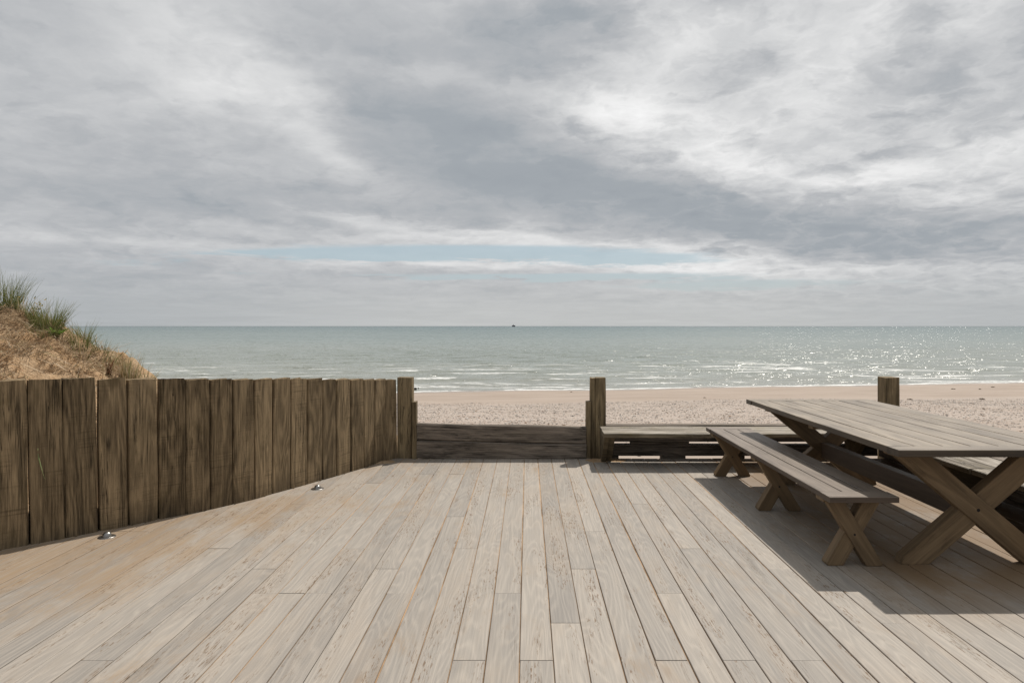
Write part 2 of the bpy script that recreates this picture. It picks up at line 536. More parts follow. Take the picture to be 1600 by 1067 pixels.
M_BLADE = tint_mat('grass_blade', translucent=0.35)
M_PEBBLE = tint_mat('pebble', rough=0.7)
M_STEEL = simple('brushed_steel', (0.38, 0.37, 0.35, 1), rough=0.36, metal=1.0, nscale=30.0, colr2=(0.26, 0.25, 0.24, 1))
M_BOLT = simple('bolt_hole', (0.012, 0.010, 0.009, 1), rough=0.6)  # near-black discs painted in for the dark inside the bolt holes


def sand_mat(name, dune=False):
    m_, t, bs = new_mat(name)
    G = t.geo('Position')
    gx, gy, gz = t.xyz(G)
    big = t.noise(t.v('MULTIPLY', G, (0.25, 0.9, 1.0)), 1.0, 5.0, 0.6)
    fine = t.noise(G, 26.0, 4.0, 0.7)
    if dune:
        col_ = t.mix(t.sm(t.noise(G, 3.0, 5.0, 0.65), 0.35, 0.65), (0.43, 0.28, 0.155, 1), (0.51, 0.37, 0.235, 1))
        col_ = t.mix(t.m('MULTIPLY', t.sm(fine, 0.5, 0.75), 0.4), col_, (0.25, 0.16, 0.09, 1))
        bump(t, bs, t.m('ADD', fine, t.noise(G, 5.0, 5.0, 0.6)), 0.9, 0.05)
    else:
        dry = t.mix(t.sm(big, 0.35, 0.65), (0.335, 0.27, 0.22, 1), (0.40, 0.33, 0.275, 1))
        # shingle band: many small stones of every colour
        vo = t.n.new('ShaderNodeTexVoronoi')
        vo.inputs['Scale'].default_value = 1.0
        t.l.new(t.v('MULTIPLY', G, (64.0, 42.0, 1.0)), vo.inputs['Vector'])
        vc = t.xyz(vo.outputs['Color'])
        stones = t.ramp(vc[0], [(0.0, (0.15, 0.13, 0.13)), (0.10, (0.44, 0.37, 0.32)), (0.35, (0.38, 0.35, 0.33)),
                                (0.55, (0.55, 0.49, 0.43)), (0.8, (0.62, 0.59, 0.55)), (0.92, (0.36, 0.22, 0.14)),
                                (1.0, (0.48, 0.40, 0.34))])
        seam = t.m('DIVIDE', gy, t.m('MULTIPLY_ADD', gx, -0.02, 1.0 * 1.0))
        inband = t.m('MULTIPLY', t.sm(t.m('MULTIPLY_ADD', t.m('SUBTRACT', big, 0.5), 5.0, gy), 9.5, 15.5),
                     t.m('SUBTRACT', 1.0, t.sm(t.m('ADD', t.m('MULTIPLY', t.m('SUBTRACT', big, 0.5), 3.0),
                                                   t.m('MULTIPLY_ADD', gx, -0.16, gy)), 23.6, 25.2)))
        col_ = t.mix(t.m('MULTIPLY', inband, t.m('MULTIPLY_ADD', t.sm(vc[1], 0.2, 0.7), 0.45, 0.15)), dry, stones)
        col_ = t.mix(t.m('MULTIPLY', t.sm(fine, 0.52, 0.8), 0.18), col_, (0.27, 0.2, 0.15, 1))
        # the sand the waves have just left
        s_ = t.m('SUBTRACT', gy, t.m('MULTIPLY_ADD', gx, 0.172, 42.5))
        wet = t.sm(t.m('MULTIPLY_ADD', t.m('SUBTRACT', big, 0.5), 3.0, s_), -3.2, -0.8)
        line = t.m('MULTIPLY', t.sm(t.noise(t.v('MULTIPLY', G, (0.12, 1.5, 1.0)), 1.0, 4.0), 0.56, 0.66), 0.25)
        col_ = t.mix(line, col_, (0.34, 0.26, 0.20, 1))
        col_ = t.mix(t.m('MULTIPLY', wet, 0.55), col_, (0.27, 0.23, 0.20, 1))
        t.l.new(t.m('MULTIPLY_ADD', wet, -0.55, 0.9), bs.inputs['Roughness'])
        bump(t, bs, fine, 0.6, 0.008)
    t.l.new(col_, bs.inputs['Base Color'])
    if dune:
        bs.inputs['Roughness'].default_value = 0.95
    bs.inputs['Specular IOR Level'].default_value = 0.2
    return m_


M_BEACH = sand_mat('beach_sand')
M_DUNE = sand_mat('dune_sand', dune=True)


def sea_mat():
    m_, t, bs = new_mat('sea_water')
    G = t.geo('Position')
    gx, gy, gz = t.xyz(G)
    s_ = t.m('SUBTRACT', gy, t.m('MULTIPLY_ADD', gx, 0.172, 42.5))      # metres out from the waterline
    lg = t.m('LOGARITHM', t.m('MAXIMUM', gy, 30.0), 10.0)
    patch = t.noise(t.v('MULTIPLY', G, (0.006, 0.02, 1.0)), 1.0, 5.0, 0.6)
    base = t.ramp(t.m('MULTIPLY_ADD', t.m('SUBTRACT', patch, 0.5), 0.25, t.m('DIVIDE', t.m('SUBTRACT', lg, 1.55), 2.6)),
                  [(0.0, (0.30, 0.29, 0.25)), (0.12, (0.245, 0.262, 0.225)), (0.3, (0.15, 0.195, 0.175)),
                   (0.55, (0.07, 0.125, 0.12)), (1.0, (0.03, 0.065, 0.07))])
    # broken white water of the small breakers
    lanes = t.noise(t.v('MULTIPLY', G, (0.085, 0.95, 1.0)), 1.0, 5.0, 0.6, 0.3)
    lacy = t.noise(t.v('MULTIPLY', G, (1.6, 5.0, 1.0)), 1.0, 5.0, 0.7)
    crest = t.sm(t.m('SUBTRACT', gz, -2.5), 0.045, 0.15)
    zone = t.m('SUBTRACT', 1.0, t.sm(s_, 14.0, 40.0))
    foam = t.m('MULTIPLY', t.sm(t.m('ADD', lanes, t.m('MULTIPLY', crest, 0.20)), 0.575, 0.635),
               t.sm(lacy, 0.36, 0.56))
    foam = t.m('MULTIPLY', foam, zone)
    edge_n = t.m('MULTIPLY_ADD', t.m('SUBTRACT', t.noise(t.v('MULTIPLY', G, (0.35, 0.35, 1.0)), 1.0, 4.0), 0.5), 2.6, s_)
    lip = t.m('MULTIPLY', t.sm(edge_n, -0.4, 0.2), t.m('SUBTRACT', 1.0, t.sm(edge_n, 0.2, 0.7)))
    foam = t.m('MAXIMUM', foam, t.m('MULTIPLY', lip, t.sm(lacy, 0.38, 0.5)))
    far_cap = t.m('MULTIPLY', t.sm(t.noise(t.v('MULTIPLY', G, (0.30, 0.55, 1.0)), 1.0, 3.0, 0.6), 0.71, 0.75),
                  t.m('SUBTRACT', 1.0, t.sm(gy, 150.0, 420.0)))
    foam = t.m('MAXIMUM', foam, t.m('MULTIPLY', far_cap, 0.5))
    t.l.new(t.mix(foam, base, (0.82, 0.82, 0.80, 1)), bs.inputs['Base Color'])
    t.l.new(t.m('MULTIPLY_ADD', foam, 0.5, 0.2), bs.inputs['Roughness'])
    bs.inputs['IOR'].default_value = 1.33
    # facets of the choppy surface: slopes at several wavelengths, gathered in groups that grow with distance
    ly = t.m('MULTIPLY', t.m('LOGARITHM', t.m('MAXIMUM', gy, 20.0), 2.718), 1.0)
    ax = t.m('DIVIDE', gx, t.m('MAXIMUM', gy, 20.0))
    grp = t.noise(t.comb(t.m('MULTIPLY', ax, 9.0), t.m('MULTIPLY', ly, 13.0), 0.0), 1.0, 5.0, 0.7)
    w1 = t.noise(t.v('MULTIPLY', G, (0.8, 2.0, 1.0)), 1.0, 3.0, 0.6, color=True)
    w2 = t.noise(t.v('MULTIPLY', G, (4.0, 9.0, 1.0)), 1.0, 3.0, 0.65, color=True)
    w3 = t.noise(t.comb(t.m('MULTIPLY', ax, 190.0), t.m('MULTIPLY', ly, 150.0), 0.0), 1.0, 3.0, 0.7, color=True)
    sl_ = t.v('ADD', t.v('SUBTRACT', w1, (0.5, 0.5, 0.5)), t.v('SUBTRACT', w2, (0.5, 0.5, 0.5)))
    sl_ = t.v('ADD', sl_, t.v('SUBTRACT', w3, (0.5, 0.5, 0.5)))
    k_ = t.m('MULTIPLY_ADD', t.sm(grp, 0.3, 0.75), 1.25, 0.35)
    sl_ = t.v('MULTIPLY', t.v('SCALE', sl_, scale=k_), (1.1, 1.65, 0.0))
    nn = t.v('NORMALIZE', t.v('ADD', t.geo('Normal'), sl_))
    t.l.new(nn, bs.inputs['Normal'])
    return m_


M_SEA = sea_mat()


def bed_mat():
    m_, t, bs = new_mat('sand_in_the_gaps')
    G = t.geo('Position')
    n = t.noise(t.v('MULTIPLY', G, (7.0, 2.2, 1.0)), 1.0, 5.0, 0.65)
    c = t.mix(t.sm(n, 0.38, 0.6), (0.20, 0.125, 0.065, 1), (0.45, 0.30, 0.18, 1))
    t.l.new(c, bs.inputs['Base Color'])
    bs.inputs['Roughness'].default_value = 0.95
    return m_


M_BED = bed_mat()

# ================================================================== THE SETTING
SEA_Z = -2.5


def shore_y(X):
    return np.clip(42.5 + 0.172 * X, 20.0, 95.0)


def grid_faces(nr, nc):
    i = np.arange(nr - 1)[:, None] * nc + np.arange(nc - 1)[None, :]
    return np.stack([i, i + 1, i + nc + 1, i + nc], axis=-1).reshape(-1, 4)


def fbm2(X, Y, seed, octs=4, base=1.0):
    r = np.random.default_rng(seed)
    out = np.zeros_like(X)
    a = 1.0
    f = base
    for _ in range(octs):
        for _ in range(4):
            th = r.uniform(0, 6.28)
            out += a * 0.5 * np.sin(f * (np.cos(th) * X + np.sin(th) * Y) * r.uniform(0.7, 1.4) + r.uniform(0, 6.28))
        a *= 0.5
        f *= 2.1
    return out


# beach: one sheet from behind the deck out to the sea bed
xs = np.concatenate([-np.geomspace(900, 60, 14)[:-1], np.linspace(-60, 90, 260), np.geomspace(90, 900, 14)[1:]])
ys = np.concatenate([np.linspace(-60, 7.6, 14), np.linspace(7.84, 30, 110), np.linspace(30.4, 110, 90)])
X, Y = np.meshgrid(xs, ys)
Ys = shore_y(X)
tt = (Y - 8.0) / (Ys - 8.0)
Z = -0.07 + (SEA_Z + 0.07) * np.clip(tt, 0, 3.0)
Z += (fbm2(X, Y, 3, 3, 0.5) * 0.02 + fbm2(X, Y, 5, 3, 2.4) * 0.010) * np.clip((Y - 8.3) / 4, 0, 1)
Z[Y < 7.7] = -0.45
beach = link('beach', fast_mesh('beach', np.stack([X, Y, Z], -1).reshape(-1, 3), grid_faces(*X.shape), smooth=True), M_BEACH)
tag(beach, kind='structure')


def beach_z(x, y):
    t_ = (y - 8.0) / (float(shore_y(np.array(x))) - 8.0)
    return -0.07 + (SEA_Z + 0.07) * t_


# sea: small breakers near the shore, opening out to the horizon
us = np.linspace(-1, 1, 620)
vs_ = np.concatenate([np.linspace(20, 110, 420), np.geomspace(110, 420, 200)[1:], np.geomspace(420, 90000, 60)[1:]])
Uu, Y = np.meshgrid(us, vs_)
X = Uu * (Y * 1.3 + 30)
s_out = Y - (42.5 + 0.172 * X)
ph = Y * 2 * math.pi / 4.6 + 1.4 * np.sin(X * 0.13) + 1.1 * np.sin(X * 0.31 + Y * 0.11) - 0.172 * X * 1.3
w = np.sin(ph)
w = np.sign(w) * np.abs(w) ** 0.8
lump = 0.5 + 0.5 * np.sin(X * 0.21 + Y * 0.5 + 2 * np.sin(X * 0.07)) * np.sin(X * 0.37 - Y * 0.23)
amp = 0.10 * np.clip(s_out / 5, 0, 1) * np.clip((180 - Y) / 90, 0, 1)
Z = SEA_Z + amp * w * lump + 0.035 * fbm2(X, Y, 11, 3, 1.1) * np.clip(s_out / 3, 0, 1) * np.clip((200 - Y) / 90, 0, 1)
sea = link('sea', fast_mesh('sea', np.stack([X, Y, Z], -1).reshape(-1, 3), grid_faces(*X.shape), smooth=True), M_SEA)
tag(sea, kind='structure')

# ------------------------------------------------------------------ fence line
seam_bot = [(46.7, 851), (102, 841), (155, 830.5), (203, 822), (248.6, 811), (290.8, 803.6), (330, 796), (365, 788),
            (398.6, 780), (426.6, 771.6), (455, 764), (480.8, 756.8), (504.5, 750), (526.8, 743.6), (548.6, 737),
            (569.4, 731), (586.3, 725), (603.8, 719), (620.4, 716)]
tops = [(-8, 42), (44, 98), (99, 147.5), (152.5, 199), (202.4, 246.5), (251, 288.6), (290, 327.4), (330.7, 364),
        (366.8, 396.6), (400, 427.7), (428.3, 456), (456.8, 480), (483, 504.4), (505, 525.7), (527.3, 547.3), (550, 569),
        (570.3, 584.6), (587.4, 603.3), (604, 618.4)]
top_y = [594, 593, 591.2, 592, 592.6, 592, 593, 593, 592.5, 592.5, 592, 592, 592.2, 593.2, 592.8, 592.8, 593.2, 593.2, 593]
seams = [gp_(*p) for p in seam_bot]
first = seams[0] - (seams[1] - seams[0]) * 1.0
seams = [first] + seams                       # seam i .. i+1 bounds board i
fence_pts = [Vector((-9, -0.4, 0)), Vector((-6.2, 2.15, 0)), Vector((-4.6, 3.62, 0))] + seams + [Vector((-1.2, 7.95, 0)), Vector((0.7, 8.0, 0))]
fx = np.array([p.x for p in fence_pts])
fy = np.array([p.y for p in fence_pts])


def fence_y(x):
    return float(np.interp(x, fx, fy))


# ------------------------------------------------------------------ deck
PITCH, X0 = 0.1529, -0.0352
bedv, bedf = [], []
cols_ = np.arange(-30, 28)
for k in cols_:
    xa, xb = X0 + k * PITCH, X0 + (k + 1) * PITCH
    ya = min(fence_y(xa) + 0.03, 7.785)
    yb = min(fence_y(xb) + 0.03, 7.785)
    rows = 14
    b = len(bedv)
    for r_ in range(rows + 1):
        f_ = r_ / rows
        for (x_, y_) in ((xa, ya), (xb, yb)):
            Y_ = -3.0 + (y_ + 3.0) * f_
            bedv.append((x_, Y_, min(-0.0028, -0.0100 + 0.006 * noise.noise(Vector((x_ * 2.5, Y_ * 0.8, 0))) + 0.0065 * min(1, max(0, (Y_ - 3.2) / 2.6)))))
    for r_ in range(rows):
        q = b + r_ * 2
        bedf.append((q, q + 1, q + 3, q + 2))
deck = link('deck', mesh_from('deck', bedv, bedf), M_BED)
tag(deck, kind='structure')
JOIST = [3.09 + 0.388 * i for i in range(-16, 13)]
joints_px = [(653, 728), (666, 740), (713, 740), (634, 787), (711, 807), (830, 807), (583, 755), (562, 806), (550, 856),
             (603, 889), (728, 856), (793.5, 926), (731.7, 1031), (883, 971), (507, 918), (927.6, 830), (910.5, 889),
             (1000.8, 787), (1079, 857), (1047, 926), (1048.7, 1031), (1218.6, 889), (1262, 1031), (1161, 807), (1400, 971),
             (1491.7, 889), (343, 856), (413.4, 889), (457, 926), (164, 926), (160, 1028), (467, 787)]
row_joints = {}
for (px, py) in joints_px:
    p = gp_(px, py)
    k = math.floor((p.x - X0) / PITCH)
    row_joints.setdefault(k, []).append(min(JOIST, key=lambda j: abs(j - p.y)))
rj = random.Random(21)
for k in range(-30, 28):
    xc = X0 + (k + 0.5) * PITCH
    y_end = min(fence_y(X0 + (k + 1) * PITCH if xc < -1.6 else xc) + 0.04, 7.80) + (rj.uniform(-.006, .006))
    if xc > 0.66:
        y_end = 7.80
    js = sorted(set(row_joints.get(k, [])))
    if js:
        y_ = js[0] - rj.choice([6, 7, 8]) * 0.388
    else:
        y_ = 2.7 - rj.choice([1, 2, 3, 4]) * 0.388
        if xc > 1.5 or xc < -2.6:
            js = [rj.choice(JOIST[20:27])]
    if y_ > -1.0:
        js = [y_, y_ - 7 * 0.388] + js
    else:
        js = [y_] + js
    js = sorted(j for j in js if -1.6 < j < y_end - 0.25)
    cuts = [-2.0] + js + [y_end]
    for a, b in zip(cuts[:-1], cuts[1:]):
        L = b - a - (0.0025 if b != y_end else 0)
        if L < 0.1:
            continue
        gap = rj.choice([0.004, 0.005, 0.0055, 0.0065, 0.0085])
        me = beam_mesh(L, PITCH - gap, 0.026, seg=max(1, int(L / 1.2)), ch=0.0022, jit=0.0009, name='deck_board', rng=rj)
        mw = frame_mat((xc + rj.uniform(-.0008, .0008), a, -0.026 + rj.uniform(-0.0012, 0.0012)), (0, 1, 0), (-1, 0, 0))
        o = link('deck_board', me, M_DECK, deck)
        o.matrix_local = mw

# ------------------------------------------------------------------ sleeper fence
fence = empty('sleeper_fence', (seams[0].x, seams[0].y, 0))
tag(fence, 'curving fence of upright weathered brown sleepers along the left edge of the deck', 'fence')
fmi = Matrix.Translation(-fence.location)
rf = random.Random(5)


def fence_board(p, q, Htop, lean, gapm, yaw0=0.0):
    tan = (q - p)
    wid = tan.length - gapm
    tan.normalize()
    yaw = rf.uniform(-0.012, 0.012) + yaw0
    tan = Matrix.Rotation(yaw, 3, 'Z') @ tan
    nrm_out = Vector((-tan.y, tan.x, 0))        # away from the deck
    mid = (p + q) / 2 + nrm_out * rf.uniform(0.0, 0.003)
    up = Vector((lean, 0, Htop + 0.14))
    base = mid - up.normalized() * 0.14
    me = beam_mesh(Htop + 0.14, wid, 0.085, seg=8, ch=0.009, jit=0.0026, end_jit=0.007, name='fence_sleeper', rng=rf)
    # cut the feet 14 cm into the ground behind the deck; local z is towards the dune
    mw = frame_mat(base, up, -tan)
    if mw.col[2].to_3d().dot(nrm_out) < 0:
        mw = frame_mat(base, up, tan)
    o = link('fence_sleeper', me, M_FENCE, fence)
    o.matrix_local = fmi @ mw


# boards the photograph shows
for i in range(19):
    p, q = seams[i], seams[i + 1]
    d = (p.y + q.y) / 2
    Ht = EYE - (top_y[i] - HY) * d / F
    tm = (tops[i][0] + tops[i][1]) / 2
    bm = CX + F * ((p.x + q.x) / 2) / d
    lean = (tm - bm) * d / F if i else -0.02
    nxt = tops[i + 1][0] if i < 18 else 620.5
    gap = -0.014 if i == 18 else max(0.0075, (nxt - tops[i][1]) * d / F * 1.1)
    fence_board(p, q, Ht, max(-0.03, min(0.03, lean)), min(gap, 0.009) if i != 3 else 0.02, 0.0)
# the run goes on out of the frame on the left
ext = [seams[0]]
cur = seams[0].copy()
for i in range(9):
    dirn = Vector((-0.70, -0.71, 0)).normalized() * 0.21
    cur = cur + dirn
    ext.append(cur.copy())
for i in range(9):
    fence_board(ext[i + 1], ext[i], 1.17 + 0.012 * i + rf.uniform(-.01, .01), 0.0, 0.008)


# ------------------------------------------------------------------ posts with battens
def post(name, x0, x1, y0, depth, top, label, cat='post', batten=None, groove=None):
    e_ = empty(name, ((x0 + x1) / 2, y0, 0))
    tag(e_, label, cat)
    inv = Matrix.Translation(-e_.location)
    r = random.Random(int(x0 * 100) + 999)

    def piece(nm, a, b, ya, yb, z1, ch=0.008):
        me = beam_mesh(z1 + 0.3, b - a, yb - ya, seg=7, ch=ch, jit=0.0018, end_jit=0.003, name=nm, rng=r)
        mw = frame_mat(((a + b) / 2, ya, -0.3), (0, 0, 1), (-1, 0, 0))
        if mw.col[2].to_3d().y < 0:
            mw = frame_mat(((a + b) / 2, ya, -0.3), (0, 0, 1), (1, 0, 0))
        o = link(nm, me, M_POST, e_)
        o.matrix_local = inv @ mw
    if groove:
        piece('shaft', x0, x0 + groove, y0 + 0.004, y0 + depth, top - 0.003)
        piece('shaft', x0 + groove + 0.001, x1, y0, y0 + depth, top)
    else:
        piece('shaft', x0, x1, y0, y0 + depth, top, 0.012)
    if batten:
        piece('batten', *batten, ch=0.004)
    return e_


post('fence_post', -1.490, -1.314, 7.80, 0.13, 0.922,
     'square brown timber post where the sleeper fence ends, left of the low barrier',
     batten=(-1.3125, -1.262, 7.765, 7.87, 0.648))
post('fence_post', 0.725, 0.902, 7.825, 0.13, 0.918,
     'square brown timber post between the low barrier and the built-in bench',
     batten=(0.672, 0.7235, 7.79, 7.90, 0.648), groove=0.056)
post('fence_post', 4.12, 4.297, 7.87, 0.178, 0.916,
     'short thick timber post standing behind the picnic table at the far right corner')

# ------------------------------------------------------------------ low barrier of two sleepers
bar = empty('low_barrier', (-0.3, 7.76, 0))
tag(bar, 'low dark barrier of two stacked horizontal sleepers between two posts', 'barrier')
for (z0l, z0r, z1l, z1r) in ((0.004, 0.0, 0.208, 0.169), (0.2125, 0.1745, 0.407, 0.363)):
    xa, xb = -1.26, 0.670
    r = random.Random(int(z0l * 1000))
    L = xb - xa
    ang_ = math.atan2((z1r - z1l), L)
    me = beam_mesh(L, 0.10, z1l - z0l - 0.004, seg=22, ch=0.013, jit=0.0045, end_jit=0.002, name='sleeper', rng=r)
    mw = Matrix.Translation((xa + 0.3, 0.05 + (0.0 if z0l < 0.1 else 0.012), z0l)) @ Matrix.Rotation(-ang_, 4, 'Y')
    o = link('sleeper', me, M_SLEEPER, bar)
    o.matrix_local = mw

# ------------------------------------------------------------------ retaining wall behind the built-in bench
rw = empty('retaining_wall', (2.5, 7.83, 0))
tag(rw, 'low wall of horizontal dark sleepers with gaps behind the built-in bench', 'wall')
inv = Matrix.Translation(-rw.location)
rr = random.Random(31)


def along(parent, nm, a, b, w_, h_, mat, seg=10, jit=0.002, ch=0.006, rng=rr, inv_=None, end_jit=0.0):
    a, b = Vector(a), Vector(b)
    me = beam_mesh((b - a).length, w_, h_, seg=seg, ch=ch, jit=jit, end_jit=end_jit, name=nm, rng=rng)
    side_ = Vector((0, 0, 1)).cross((b - a).normalized())
    o = link(nm, me, mat, parent)
    o.matrix_local = (inv_ if inv_ is not None else Matrix.Identity(4)) @ frame_mat(a, b - a, side_)
    return o


along(rw, 'sleeper', (0.905, 7.90, 0.020), (4.02, 7.90, 0.020), 0.12, 0.128, M_SLEEPER, inv_=inv)
along(rw, 'sleeper', (0.905, 7.90, 0.184), (2.60, 7.90, 0.184), 0.13, 0.192, M_SLEEPER, inv_=inv)
along(rw, 'sleeper', (2.604, 7.90, 0.182), (4.02, 7.90, 0.184), 0.13, 0.194, M_SLEEPER, inv_=inv)
along(rw, 'sleeper', (4.085, 7.82, 0.020), (4.085, 2.4, 0.020), 0.12, 0.142, M_SLEEPER, inv_=inv)
along(rw, 'sleeper', (4.085, 7.82, 0.176), (4.085, 4.6, 0.176), 0.13, 0.200, M_SLEEPER, inv_=inv)
along(rw, 'sleeper', (4.085, 4.596, 0.176), (4.085, 2.4, 0.176), 0.13, 0.200, M_SLEEPER, inv_=inv)
for (xa, xb) in ((1.19, 1.86), (2.35, 2.7), (3.3, 3.6)):
    along(rw, 'packing_strip', (xa, 7.90, 0.1495), (xb, 7.90, 0.1495), 0.10, 0.032, M_SLEEPER, seg=1, inv_=inv)
for (xa, xb) in ((0.905, 1.05), (1.54, 1.82), (2.32, 2.5), (3.1, 3.5)):
    along(rw, 'packing_strip', (xa, 7.90, -0.03), (xb, 7.90, -0.03), 0.10, 0.0485, M_SLEEPER, seg=1, inv_=inv)

# ------------------------------------------------------------------ built-in bench (L-shaped)
bb = empty('built_in_bench', (2.3, 7.5, 0))
tag(bb, 'low built-in bench of bleached weathered planks around the far right deck corner', 'bench')
inv = Matrix.Translation(-bb.location)
SZ = 0.325
r = random.Random(44)
along(bb, 'seat_plank', (0.812, 7.365, SZ), (3.545, 7.370, SZ), 0.252, 0.046, M_SEAT, seg=18, jit=0.0022, inv_=inv, rng=r, end_jit=0.002)
along(bb, 'seat_plank', (0.824, 7.630, SZ + 0.001), (3.545, 7.628, SZ + 0.001), 0.268, 0.046, M_SEAT, seg=18, jit=0.0022, inv_=inv, rng=r, end_jit=0.002)
along(bb, 'seat_plank', (3.668, 7.775, SZ), (3.655, 5.475, SZ), 0.236, 0.046, M_SEAT, seg=14, jit=0.002, inv_=inv, rng=r, end_jit=0.002)
along(bb, 'seat_plank', (3.907, 7.775, SZ), (3.897, 5.475, SZ), 0.230, 0.046, M_SEAT, seg=14, jit=0.002, inv_=inv, rng=r, end_jit=0.002)
along(bb, 'seat_plank', (3.672, 5.468, SZ - 0.002), (3.66, 2.6, SZ - 0.002), 0.238, 0.046, M_SEAT, seg=14, jit=0.002, inv_=inv, rng=r, end_jit=0.004)
along(bb, 'seat_plank', (3.912, 5.470, SZ - 0.001), (3.90, 2.6, SZ - 0.001), 0.230, 0.046, M_SEAT, seg=14, jit=0.002, inv_=inv, rng=r, end_jit=0.004)


def support(x, front_top, front_bot, back, thick, nm='support', axis='x', parent=bb, mat=None):
    """upright board whose front edge leans in towards the foot"""
    z1 = SZ - 0.002
    prof = [(front_bot, 0.001), (back, 0.001), (back, z1), (front_top, z1)]
    vs, n = [], len(prof)
    for s_ in (0, thick):
        for (a, z) in prof:
            vs.append((x + s_, a, z) if axis == 'x' else (a, x + s_, z))
    fs = [(0, 1, 2, 3), (7, 6, 5, 4)] + [(i, i + 4, (i + 1) % 4 + 4, (i + 1) % 4) for i in range(4)]
    if axis != 'x':
        fs = [f[::-1] for f in fs]
    vs = [tuple(Vector(v_) - bb.location) for v_ in vs]
    me = mesh_from(nm, vs, fs)
    bm = bmesh.new()
    bm.from_mesh(me)
    bmesh.ops.recalc_face_normals(bm, faces=bm.faces)
    bmesh.ops.bevel(bm, geom=bm.edges[:], offset=0.004, segments=1, affect='EDGES')
    bm.to_mesh(me)
    bm.free()
    return link(nm, me, mat or M_SEATLEG, parent)


support(0.822, 7.27, 7.60, 7.76, 0.052)
support(0.876, 7.31, 7.635, 7.70, 0.065)
support(2.30, 7.27, 7.60, 7.76, 0.06)
support(3.60, 7.27, 7.60, 7.76, 0.06)
support(5.9, 3.60, 3.86, 4.00, 0.06, axis='y')
support(4.4, 3.60, 3.86, 4.00, 0.06, axis='y')


# ------------------------------------------------------------------ picnic table and benches
def slab_leg(parent, inv_, xa, xb, hw, z1, yf, th, mat, toe=0.035, nm='leg'):
    """crossed leg: a board leaning from its foot at xa to its head at xb; hw = horizontal width of the cut ends"""
    sgn = 1 if xb > xa else -1
    # outline in xz (counter-clockwise irrelevant, fixed later); outer toe is nipped off
    outer_b = xa
    inner_b = xa + sgn * hw
    outer_t = xb - sgn * hw
    inner_t = xb
    slope = (outer_t - outer_b) / z1
    prof = [(outer_b + sgn * toe * 0.9, 0.0), (inner_b, 0.0), (inner_t, z1), (outer_t, z1), (outer_b + slope * toe, toe)]
    # local frame: X along the board
    A = Vector(((outer_b + inner_b) / 2, yf, 0))
    B = Vector(((outer_t + inner_t) / 2, yf, z1))
    mw = frame_mat(A, B - A, (0, 1, 0))
    mi = mw.inverted()
    n = len(prof)
    vs = [mi @ Vector((x, yf, z)) for x, z in prof] + [mi @ Vector((x, yf + th, z)) for x, z in prof]
    fs = [tuple(range(n)), tuple(range(2 * n - 1, n - 1, -1))] + [(i, i + n, (i + 1) % n + n, (i + 1) % n) for i in range(n)]
    me = mesh_from(nm, vs, fs)
    bm = bmesh.new()
    bm.from_mesh(me)
    bmesh.ops.recalc_face_normals(bm, faces=bm.faces)
    bmesh.ops.bevel(bm, geom=bm.edges[:], offset=0.003, segments=2, affect='EDGES')
    bm.to_mesh(me)
    bm.free()
    o = link(nm, me, mat, parent)
    o.matrix_local = inv_ @ mw
    return o


def slab_top(parent, inv_, x0, x1, y0, y1, ztop, th, n, endw, mat, seed):
    r = random.Random(seed)
    wid = (x1 - x0) / n
    zb = ztop - th
    for i in range(n):
        xc = x0 + wid * (i + 0.5)
        along(parent, 'top_plank', (xc, y0 + endw + 0.002, zb + r.uniform(-.0008, .0008)), (xc, y1 - endw - 0.002, zb + r.uniform(-.0008, .0008)),
              wid - 0.0075, th - 0.001, mat, seg=5, jit=0.0007, ch=0.003, rng=r, inv_=inv_)
    for yc in (y0 + endw / 2, y1 - endw / 2):
        along(parent, 'end_plank', (x0 - 0.001, yc, zb), (x1 + 0.001, yc, zb), endw, th, mat, seg=3, jit=0.0006, ch=0.003, rng=r, inv_=inv_)


def disc(nm, parent, inv_, c, rad, depth, mat, n=14):
    vs, fs = [], []
    for k in range(n):
        a = 2 * math.pi * k / n
        vs.append((c[0] + rad * math.cos(a), c[1], c[2] + rad * math.sin(a)))
        vs.append((c[0] + rad * math.cos(a), c[1] + depth, c[2] + rad * math.sin(a)))
    fs.append(tuple(2 * k for k in range(n)))
    fs.append(tuple(2 * k + 1 for k in range(n - 1, -1, -1)))
    for k in range(n):
        a, b = 2 * k, 2 * ((k + 1) % n)
        fs.append((a, a + 1, b + 1, b))
    vs = [inv_ @ Vector(v_) for v_ in vs]
    return link(nm, mesh_from(nm, vs, fs), mat, parent)


TH = 0.777
tab = empty('picnic_table', (2.805, 5.45, 0))
tag(tab, 'large wooden picnic table with crossed legs and a long planked top', 'table')
inv = Matrix.Translation(-tab.location)
slab_top(tab, inv, 2.20, 3.41, 4.042, 6.863, TH, 0.0425, 7, 0.142, M_TOP, 71)
ZB = TH - 0.0425
for yf in (4.315, 6.505):
    slab_leg(tab, inv, 2.325, 3.355, 0.222, ZB - 0.042, yf + 0.012, 0.085, M_LEG, toe=0.05)
    slab_leg(tab, inv, 3.375, 2.325, 0.222, ZB - 0.042, yf, 0.07, M_LEG, toe=0.05)
    disc('bolt_hole_disc', tab, inv, (2.85, yf - 0.0015, 0.348), 0.0105, 0.004, M_BOLT)
    along(tab, 'bearer', (2.30, yf + 0.045, ZB - 0.0415), (3.38, yf + 0.045, ZB - 0.0415), 0.11, 0.041, M_LEG, seg=1, ch=0.003, inv_=inv)
along(tab, 'bearer', (2.26, 5.45, ZB - 0.0415), (3.36, 5.45, ZB - 0.0415), 0.09, 0.041, M_LEG, seg=1, ch=0.003, inv_=inv)
along(tab, 'stretcher', (2.838, 4.414, 0.262), (2.838, 6.502, 0.262), 0.078, 0.142, M_BTOP, seg=2, ch=0.003, inv_=inv)

BH = 0.468
BTH = 0.036


